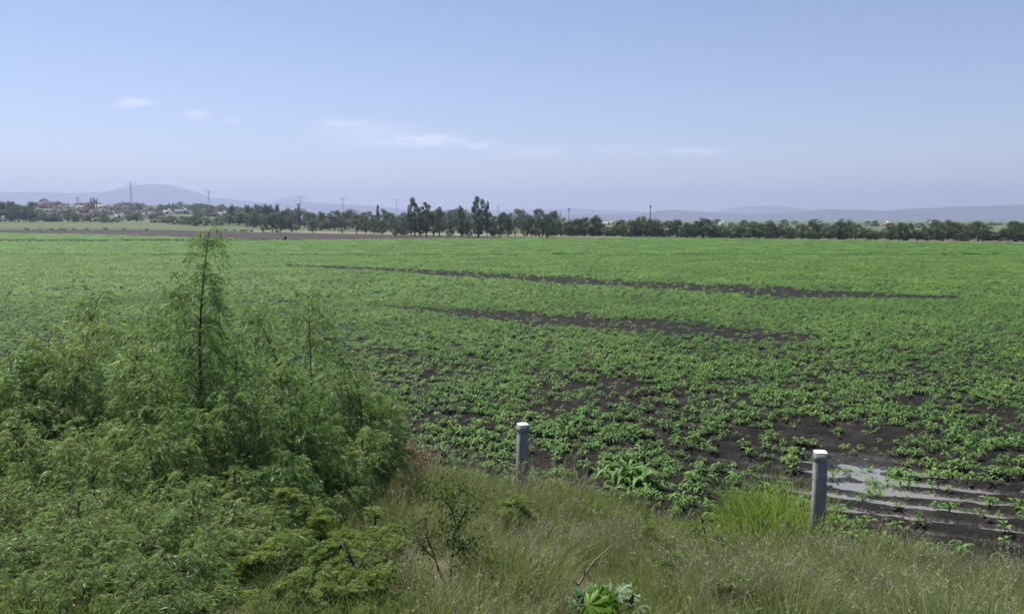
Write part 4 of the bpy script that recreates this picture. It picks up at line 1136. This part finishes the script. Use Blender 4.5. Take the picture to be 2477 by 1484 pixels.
# ------------------------------------------------------------------ town on the left rise
HC = {'white': [(.62, .61, .58), (.74, .73, .70)], 'cream': [(.42, .36, .27), (.50, .43, .33)], 'brick': [(.20, .10, .075), (.27, .14, .10)], 'grey': [(.24, .24, .24), (.32, .32, .31)], 'pink': [(.34, .21, .18), (.40, .26, .22)], 'brown': [(.15, .10, .08), (.22, .15, .12)]}
HM = {k: surf_mat(k + '_render', v, .8, .9, rand=.3) for k, v in HC.items()}
M['glassd'] = surf_mat('dark_window', [(.02, .022, .028), (.04, .042, .05)], 1, .25, spec=.6)
M['roofw'] = surf_mat('white_roofing', [(.66, .67, .68), (.80, .80, .80)], .5, .6)
M['roofr'] = surf_mat('tile_roofing', [(.17, .085, .06), (.24, .12, .09)], 1, .85)
M['rooff'] = surf_mat('flat_roofing', [(.22, .20, .18), (.30, .28, .26)], 1, .9)
def house(name, label, px_, base_y, wpx, hpx, col, roof, group=None, cat='house', depth=None):
    if depth is None: p_ = hit(px_, base_y)
    else:
        d_ = ray(px_, base_y); p_ = Vector((d_[0] * depth, depth, float(terrain(d_[0] * depth, depth))))
    w = wpx / FPX * p_.y; h = hpx / FPX * p_.y; dp = max(5, w * .6)
    root = thing(name, label, cat, (p_.x, p_.y, p_.z), rt.uniform(-.12, .12) + math.atan2(-p_.x, p_.y) * .4, group)
    mb = MB(); hw = h * (.72 if roof == 'gable' else .93)
    mb.box((0, 0, hw / 2 - .5), (w, dp, hw + 1)); link('wall', mb.data('wall', HM[col]), root)
    mb = MB()
    if roof == 'gable':
        x0, y0 = w / 2 + .3, dp / 2 + .3
        mb.add([(-x0, -y0, hw), (x0, -y0, hw), (x0, y0, hw), (-x0, y0, hw), (-x0, 0, h), (x0, 0, h)], [[0, 1, 5, 4], [2, 3, 4, 5]]); mb.f.append(np.array([[0, 4, 3], [1, 2, 5]])); mb.f.append(np.array([[3, 2, 1, 0]]))
    else:
        mb.box((0, 0, hw + .15), (w + .3, dp + .3, .3)); mb.box((0, -dp / 2 + .1, hw + .45), (w, .2, .3)); mb.box((w * .25, dp * .1, hw + .9), (1.4, 1.4, 1.2))
    rm = {'gable': 'roofr', 'white': 'roofw', 'flat': 'rooff', 'gablew': 'roofw'}[roof]
    link('roof', mb.data('roof', M[rm]), root)
    nw = int(np.clip(w / 3.2, 1, 6)); st_ = 2 if hw > 5 else 1
    wm = MB(); wm.box((0, 0, 0), (1.1, .12, 1.2)); wmd = wm.data('window', M['glassd'])
    for s_ in range(st_):
        for k_ in range(nw):
            if s_ == 0 and k_ == nw // 2 and nw > 1: continue
            link('window', wmd, root, (-w / 2 + w * (k_ + .5) / nw, -dp / 2 - .02, hw * (s_ + .55) / st_))
    dm = MB(); dm.box((0, 0, 0), (1.1, .12, 2.1)); link('door', dm.data('door', M['darkbark']), root, (-w / 2 + w * (nw // 2 + .5) / nw, -dp / 2 - .02, 1.05))
    return root
c1 = lambda X, Y: (X * .25, 413 + Y * .25)
HS = [('large_building', 'large pale building crowning the left hillside', 515, 300, 130, 45, 'white', 'flat', 'building'),
      ('house', 'white house with a long white roof right of the two cypresses', 1010, 362, 140, 26, 'white', 'white', 'house'),
      ('house', 'white house left of the cypresses high on the slope', 800, 366, 95, 24, 'white', 'flat', 'house'),
      ('house', 'white house with a small roof box left of the cypresses, lower row', 640, 360, 80, 24, 'white', 'flat', 'house'),
      ('warehouse', 'long white roofed shed low on the slope between the trees', 1160, 456, 85, 22, 'white', 'white', 'shed'),
      ('house', 'small white house beside the long shed, right of a dark tree', 1372, 452, 52, 18, 'white', 'white', 'house'),
      ('house', 'bright white house below the dark grove under the blue mountain', 1622, 420, 64, 28, 'white', 'white', 'house'),
      ('warehouse', 'grey and white shed right of the bright house under the mountain', 1765, 415, 120, 26, 'grey', 'white', 'shed'),
      ('warehouse', 'low white shed far right on the slope beside the second pylon', 2145, 428, 115, 18, 'white', 'white', 'shed'),
      ('house', 'pale green roofed house above the low white shed', 2160, 402, 85, 18, 'cream', 'flat', 'house'),
      ('house', 'tiny white house near the lower left of the slope', 582, 444, 36, 18, 'white', 'flat', 'house'),
      ('house', 'pink house at the foot of the cypresses', 912, 432, 62, 42, 'pink', 'flat', 'house'),
      ('house', 'cream house under the long white roof', 1005, 402, 78, 22, 'cream', 'flat', 'house'),
      ('house', 'wide brick brown house below the large hilltop building', 520, 350, 140, 36, 'brick', 'flat', 'house'),
      ('house', 'tall brick brown house just left of the cypresses', 868, 385, 64, 60, 'brick', 'flat', 'house'),
      ('house', 'brown house near the left end of the slope', 420, 362, 60, 40, 'brown', 'gable', 'house'),
      ('house', 'low brown house below the white house left of the cypresses', 825, 408, 90, 28, 'brown', 'flat', 'house'),
      ('house', 'white shed roof at the left photo edge behind dark trees', 10, 330, 60, 22, 'white', 'white', 'house'),
      ('house', 'cream house with a flat roof in the middle of the left slope', 500, 402, 120, 26, 'cream', 'flat', 'house'),
      ('house', 'reddish house right of the long white roof', 1085, 380, 70, 30, 'brick', 'gable', 'house'),
      ('house', 'grey flat roofed house under the first pylon', 1240, 372, 90, 26, 'grey', 'flat', 'house'),
      ('house', 'low pink house left of the dark grove', 1440, 388, 90, 24, 'pink', 'flat', 'house'),
      ('house', 'long brown low shed at the foot of the slope', 1560, 500, 170, 18, 'brown', 'flat', 'shed')]
for nm, lb_, X_, b_, w_, h_, col_, rf_, ct_ in HS:
    a, bb = c1(X_, b_); house(nm, lb_, a, bb, w_ * .25, h_ * .32, col_, rf_, None, ct_)
for i in range(26):
    X_, Y_ = rt.uniform(380, 2300), rt.uniform(345, 450)
    a, bb = c1(X_, Y_); house('house', 'small flat roofed house among the trees of the left hillside', a, bb, rt.uniform(12, 22), rt.uniform(5, 8), rt.choice(['brick', 'pink', 'cream', 'grey', 'brown', 'brown']), 'flat', 'small houses on the left hillside')
HR = []
for nm, lb_, X_, b_, w_, h_, *_ in HS:
    a, bb = c1(X_, b_); HR.append((a, bb, w_ * .25, h_ * .32))
for X_, b_, w_, h_, lb_ in ((965, 540, 46, 7, 'long white warehouse roof seen between trees right of the lone eucalyptus clump'),):
    pass
house('warehouse', 'long white warehouse beyond the trees left of the lattice mast', 1472, 545, 30, 7, 'white', 'white', None, 'warehouse', 640)
house('warehouse', 'bright small white warehouse right of the lattice mast', 1746, 545, 14, 6, 'white', 'white', None, 'warehouse', 620)
house('warehouse', 'white roofed warehouse right of the tall bushy tree', 2112, 552, 20, 6, 'white', 'white', None, 'warehouse', 560)
house('warehouse', 'red and white warehouse left of the dark round tree on the right', 2142, 553, 22, 6, 'pink', 'white', None, 'warehouse', 560)
house('warehouse', 'white box shaped building behind the trees under the right hill', 2250, 545, 16, 9, 'white', 'white', None, 'warehouse', 600)
house('warehouse', 'pale shed between the eucalyptus clump and the slim eucalyptus', 1090, 529, 34, 8, 'white', 'white', None, 'warehouse', 700)

lt = [('round', 20, 285, 490, 110), ('round', 95, 280, 490, 130), ('round', 180, 320, 492, 150), ('round', 250, 330, 492, 130), ('bush', 350, 400, 490, 120), ('bush', 430, 400, 492, 110), ('round', 520, 400, 492, 110), ('round', 660, 370, 492, 130), ('bush', 760, 400, 495, 130), ('round', 880, 420, 498, 110), ('bush', 1030, 430, 500, 130), ('round', 1130, 450, 500, 90), ('round', 1240, 420, 490, 110), ('round', 1320, 400, 490, 130), ('bush', 1680, 430, 515, 140), ('bush', 1790, 430, 520, 150), ('bush', 1880, 420, 530, 150), ('bush', 1990, 440, 530, 140), ('bush', 2110, 450, 530, 130), ('round', 2220, 410, 525, 130), ('round', 2310, 390, 525, 150), ('round', 2420, 420, 530, 140)]
for i, (k_, X_, t_, b_, w_) in enumerate(lt):
    a, tt = c1(X_, t_); _, bb = c1(X_, b_)
    where = 'at the left foot of the hillside town' if i < 11 else 'at the right foot of the hillside town'
    tree(k_, a, tt, bb, w_ * .36, 'dark tree, %s from left %s' % (ORD[i % 11], where), 'trees at the foot of the town')
ht = [(300, 295, 330, 100), (430, 265, 335, 90), (120, 290, 330, 90), (1270, 330, 395, 110), (1340, 320, 390, 90), (1560, 320, 395, 100), (1620, 325, 395, 90), (1700, 330, 392, 100), (1740, 345, 392, 70), (2050, 325, 400, 70), (2140, 340, 410, 120), (2200, 350, 410, 100), (2350, 350, 420, 90), (2440, 375, 420, 100), (1880, 340, 400, 70), (700, 350, 400, 100), (960, 310, 350, 70), (1100, 320, 360, 60)]
for i, (X_, t_, b_, w_) in enumerate(ht):
    a, tt = c1(X_, t_); _, bb = c1(X_, b_); tree('round', a, tt, bb, w_ * .27, 'dark tree standing among the houses high on the left hillside', 'trees among the hillside houses')
for i in range(200):
    a, bb = c1(rt.uniform(0, 2700), rt.uniform(340, 495)); th_, tw_ = rt.uniform(8, 16), rt.uniform(18, 36)
    if any(abs(a - q[0]) < q[2] * .5 + tw_ * .3 and bb >= q[1] - 1 and bb - th_ < q[1] - q[3] * .15 for q in HR): continue
    part_ = 'left third' if a < 200 else ('middle' if a < 420 else 'right third'); tree(rt.choice(['bush', 'round']), a, bb - th_, bb, tw_, 'small bushy tree between the houses in the %s of the hillside' % part_, 'small trees in the %s of the hillside town' % part_)
for X_, t_, b_, lb_ in ((885, 265, 385, 'thicker of the two close cypresses on the hillside'), (912, 262, 385, 'slimmer of the two close cypresses on the hillside'), (937, 268, 380, 'thinnest dark cypress right beside the close pair')):
    a, tt = c1(X_, t_); _, bb = c1(X_, b_); tree('cypress', a, tt, bb, 5.0 if X_ < 930 else 2.6, lb_)
for X_, t_, b_, lb_ in ((1640, 312, 395, 'left pointed conifer over the dark grove under the mountain'), (1676, 315, 395, 'right pointed conifer over the dark grove under the mountain'), (1915, 335, 400, 'pointed conifer between the mountain and the second pylon'), (2375, 330, 420, 'tall dark conifer right of the second pylon'), (2415, 345, 420, 'shorter conifer beside the tall dark one')):
    a, tt = c1(X_, t_); _, bb = c1(X_, b_); tree('cypress', a, tt, bb, 5.5, lb_)
a, tt = c2(30, 340); tree('cypress', a, tt, 540, 6, 'dark conifer poking over the belt left of the dark utility pole', depth=430)
a, tt = c2(1180, 340); tree('cypress', a, tt, 540, 9, 'feathery upright tree behind the brownish trees', depth=380)

# ------------------------------------------------------------------ pylons, poles, mast
def pylon(label, px_, top_y, depth, group='pylons across the hillside', arms=((0, 5.5), (.10, 4.0)), w0=1.6):
    d_ = ray(px_, 530); x_ = d_[0] * depth; gz_ = float(terrain(x_, depth)); H = at(px_, top_y, depth).z - gz_
    root = thing('pylon', label, 'pylon', (x_, depth, gz_), rt.uniform(-.2, .2), group)
    mb = MB(); n_ = 9
    lv = np.linspace(0, 1, n_) ** .9
    wd = lambda f: w0 * (1 - .80 * min(1, f / .75)) + .32
    for sx in (-1, 1):
        for sy in (-1, 1):
            mb.tube([(sx * wd(f) / 2, sy * wd(f) / 2, f * H) for f in lv], .07, 4)
    for k_ in range(n_ - 1):
        f0, f1 = lv[k_], lv[k_ + 1]; s_ = 1 if k_ % 2 else -1
        for fx_, fy_ in ((1, 0), (0, 1)):
            for side in (-1, 1):
                p = lambda f, q: ((q * wd(f) / 2, side * wd(f) / 2, f * H) if fx_ else (side * wd(f) / 2, q * wd(f) / 2, f * H))
                mb.tube([p(f0, s_), p(f1, -s_)], .035, 4); mb.tube([p(f1, -1), p(f1, 1)], .03, 4)
    link('lattice', mb.data('lattice', M['steel']), root)
    for dz, hw in arms:
        mb = MB(); z_ = H * (1 - dz) - .2
        mb.tube([(-hw, 0, z_), (0, 0, z_ - .05), (hw, 0, z_)], .09, 4); mb.tube([(-hw, 0, z_), (0, 0, z_ - 1.2), (hw, 0, z_)], .07, 4)
        link('crossarm', mb.data('crossarm', M['steel']), root)
        for q in (-1, 1):
            mb = MB(); mb.tube([(q * hw * .95, 0, z_), (q * hw * .95, 0, z_ - 1.3)], .10, 5); link('insulator', mb.data('insulator', M['concrete']), root)
    return root
pylon('tallest pylon, left of the blue mountain top', 320, 440, 780)
pylon('pylon on the right shoulder of the blue mountain', 507, 460, 800, arms=((0, 3.6), (.1, 2.6)))
pylon('wide armed pylon behind the dark utility pole', 727, 474, 900, arms=((0, 8.5), (.06, 5.0)))
pylon('pylon over the thin brownish trees', 830, 477, 900, arms=((0, 3.8), (.06, 2.4)))
pylon('slim pylon left of the big eucalyptus clump', 960, 482, 950, arms=((0, 3.2),), w0=1.0)
pylon('small pylon top left of the cypresses on the hillside', 190, 476, 820, arms=((0, 3.2), (.15, 2.4)), w0=1.2)
def pole(label, px_, top_y, depth, r_, arm=True, name='utility_pole', cat='utility pole', mat='darkbark'):
    d_ = ray(px_, 530); x_ = d_[0] * depth; gz_ = float(terrain(x_, depth)); H = at(px_, top_y, depth).z - gz_
    root = thing(name, label, cat, (x_, depth, gz_))
    mb = MB(); mb.tube([(0, 0, -.5), (0, 0, H * .5), (0, 0, H)], [r_, r_ * .9, r_ * .75], 8); link('pole', mb.data('pole', M[mat]), root)
    mb = MB()
    if arm: mb.box((0, 0, H - .5), (2.4, .16, .18)); mb.box((0, 0, H - 1.4), (1.6, .14, .16))
    else: mb.box((0, 0, H - .3), (.9, .5, 1.0)); mb.box((0, .3, H - 1.6), (.5, .4, .8))
    link('crossarm' if arm else 'antenna', mb.data('crossarm', M['steel']), root)
pole('thick dark utility pole rising from the belt of trees', 723, 492, 330, .32)
pole('thin dark pole right of the clump after the lone eucalyptus', 1376, 504, 420, .22, False, 'mast', 'mast', 'steel')
pole('short thin pole just left of the thin dark pole', 1355, 513, 420, .16, True)
pole('thin pole rising left of the lone eucalyptus clump in haze', 1205, 496, 560, .14, True)
pole('grey tapering mast over the trees right of the centre', 1573, 497, 430, .36, False, 'mast', 'mast', 'steel')

# ------------------------------------------------------------------ field edge details
for i in range(46):
    X_ = -10 + i * 16.2 + rt.uniform(-6, 6); Y_ = np.interp(X_, [0, 500, 700], [586.5, 586, 583.5]) + rt.uniform(-.8, .4)
    tree('bush', X_, Y_ - rt.uniform(3, 8), Y_, rt.uniform(10, 24), 'dark green weed bush in the line along the left field edge', 'weed bushes along the left field edge', cat='weed bush')
for i in range(24):
    X_ = rt.choice([rt.uniform(0, 320), rt.uniform(520, 680), rt.uniform(0, 620)]); Y_ = np.interp(X_, [0, 350, 620], [556, 556, 561]) + rt.uniform(-2, 1)
    tree('bush', X_, Y_ - rt.uniform(2.5, 5), Y_, rt.uniform(8, 16), 'small weed bush at the far edge of the brown field', 'weed bushes beyond the brown field', cat='weed bush')
h_ = hit(690, 584)
root = thing('stump', 'short dark stump standing at the field edge below the brown field', 'stump', tuple(h_))
mb = MB(); mb.tube([(0, 0, -.1), (.02, 0, .5), (.05, .02, 1.05)], [.36, .30, .26], 8); link('trunk', mb.data('trunk', M['darkbark']), root)
mb = MB(); mb.tube([(.05, 0, .9), (.35, .05, 1.2)], [.10, .05], 5); link('branch', mb.data('branch', M['darkbark']), root)
h_ = hit(720, 584.5); root = thing('dry_grass_tuft', 'pale dry grass tuft beside the dark stump', 'grass tuft', tuple(h_))
for j in range(9):
    o_ = link('tuft', dry[j % 5], root, (rt.uniform(-.7, .7), rt.uniform(-.3, .3), 0)); o_.scale = (4, 4, 3.2)
def mound(label, px_, base_y, wpx, hpx, seed):
    p_ = hit(px_, base_y); w = wpx / FPX * p_.y; h = hpx / FPX * p_.y
    a = np.linspace(0, 2 * np.pi, 20, endpoint=False); rr = np.linspace(0, 1, 7)
    A, RR = np.meshgrid(a, rr); k_ = .75 + .5 * vnoise(np.cos(A) * 2 + seed * 7, np.sin(A) * 2 + seed * 3)
    X = RR * np.cos(A) * w / 2 * k_; Y = RR * np.sin(A) * w / 3 * k_; Z = h * (1 - RR) ** .8 * (.7 + .6 * vnoise(X * .9 + seed, Y * .9)) - .1
    mb = MB(); n_ = 20
    F = [[i * n_ + j, i * n_ + (j + 1) % n_, (i + 1) * n_ + (j + 1) % n_, (i + 1) * n_ + j] for i in range(6) for j in range(n_)]
    mb.add(np.stack([X, Y, Z], -1).reshape(-1, 3), F)
    o_ = link('soil_mound', mb.data('soil_mound', M['mound'], True), None, p_); tag(o_, label, 'soil mound', 'soil mounds along the track')
for i in range(11):
    X_ = 2000 + i * 44 + rt.uniform(-9, 9)
    mound('brown soil mound, %s from the left along the track under the right trees' % ORD[i], X_, np.interp(X_, [2000, 2477], [583.5, 590]), rt.uniform(34, 60), rt.uniform(6, 11), i)
mound('pale soil mound in the gap of the trees right of the centre', 1890, 580, 22, 8, 31)
print('leaves', nleaf, 'objects', len(sc.objects))
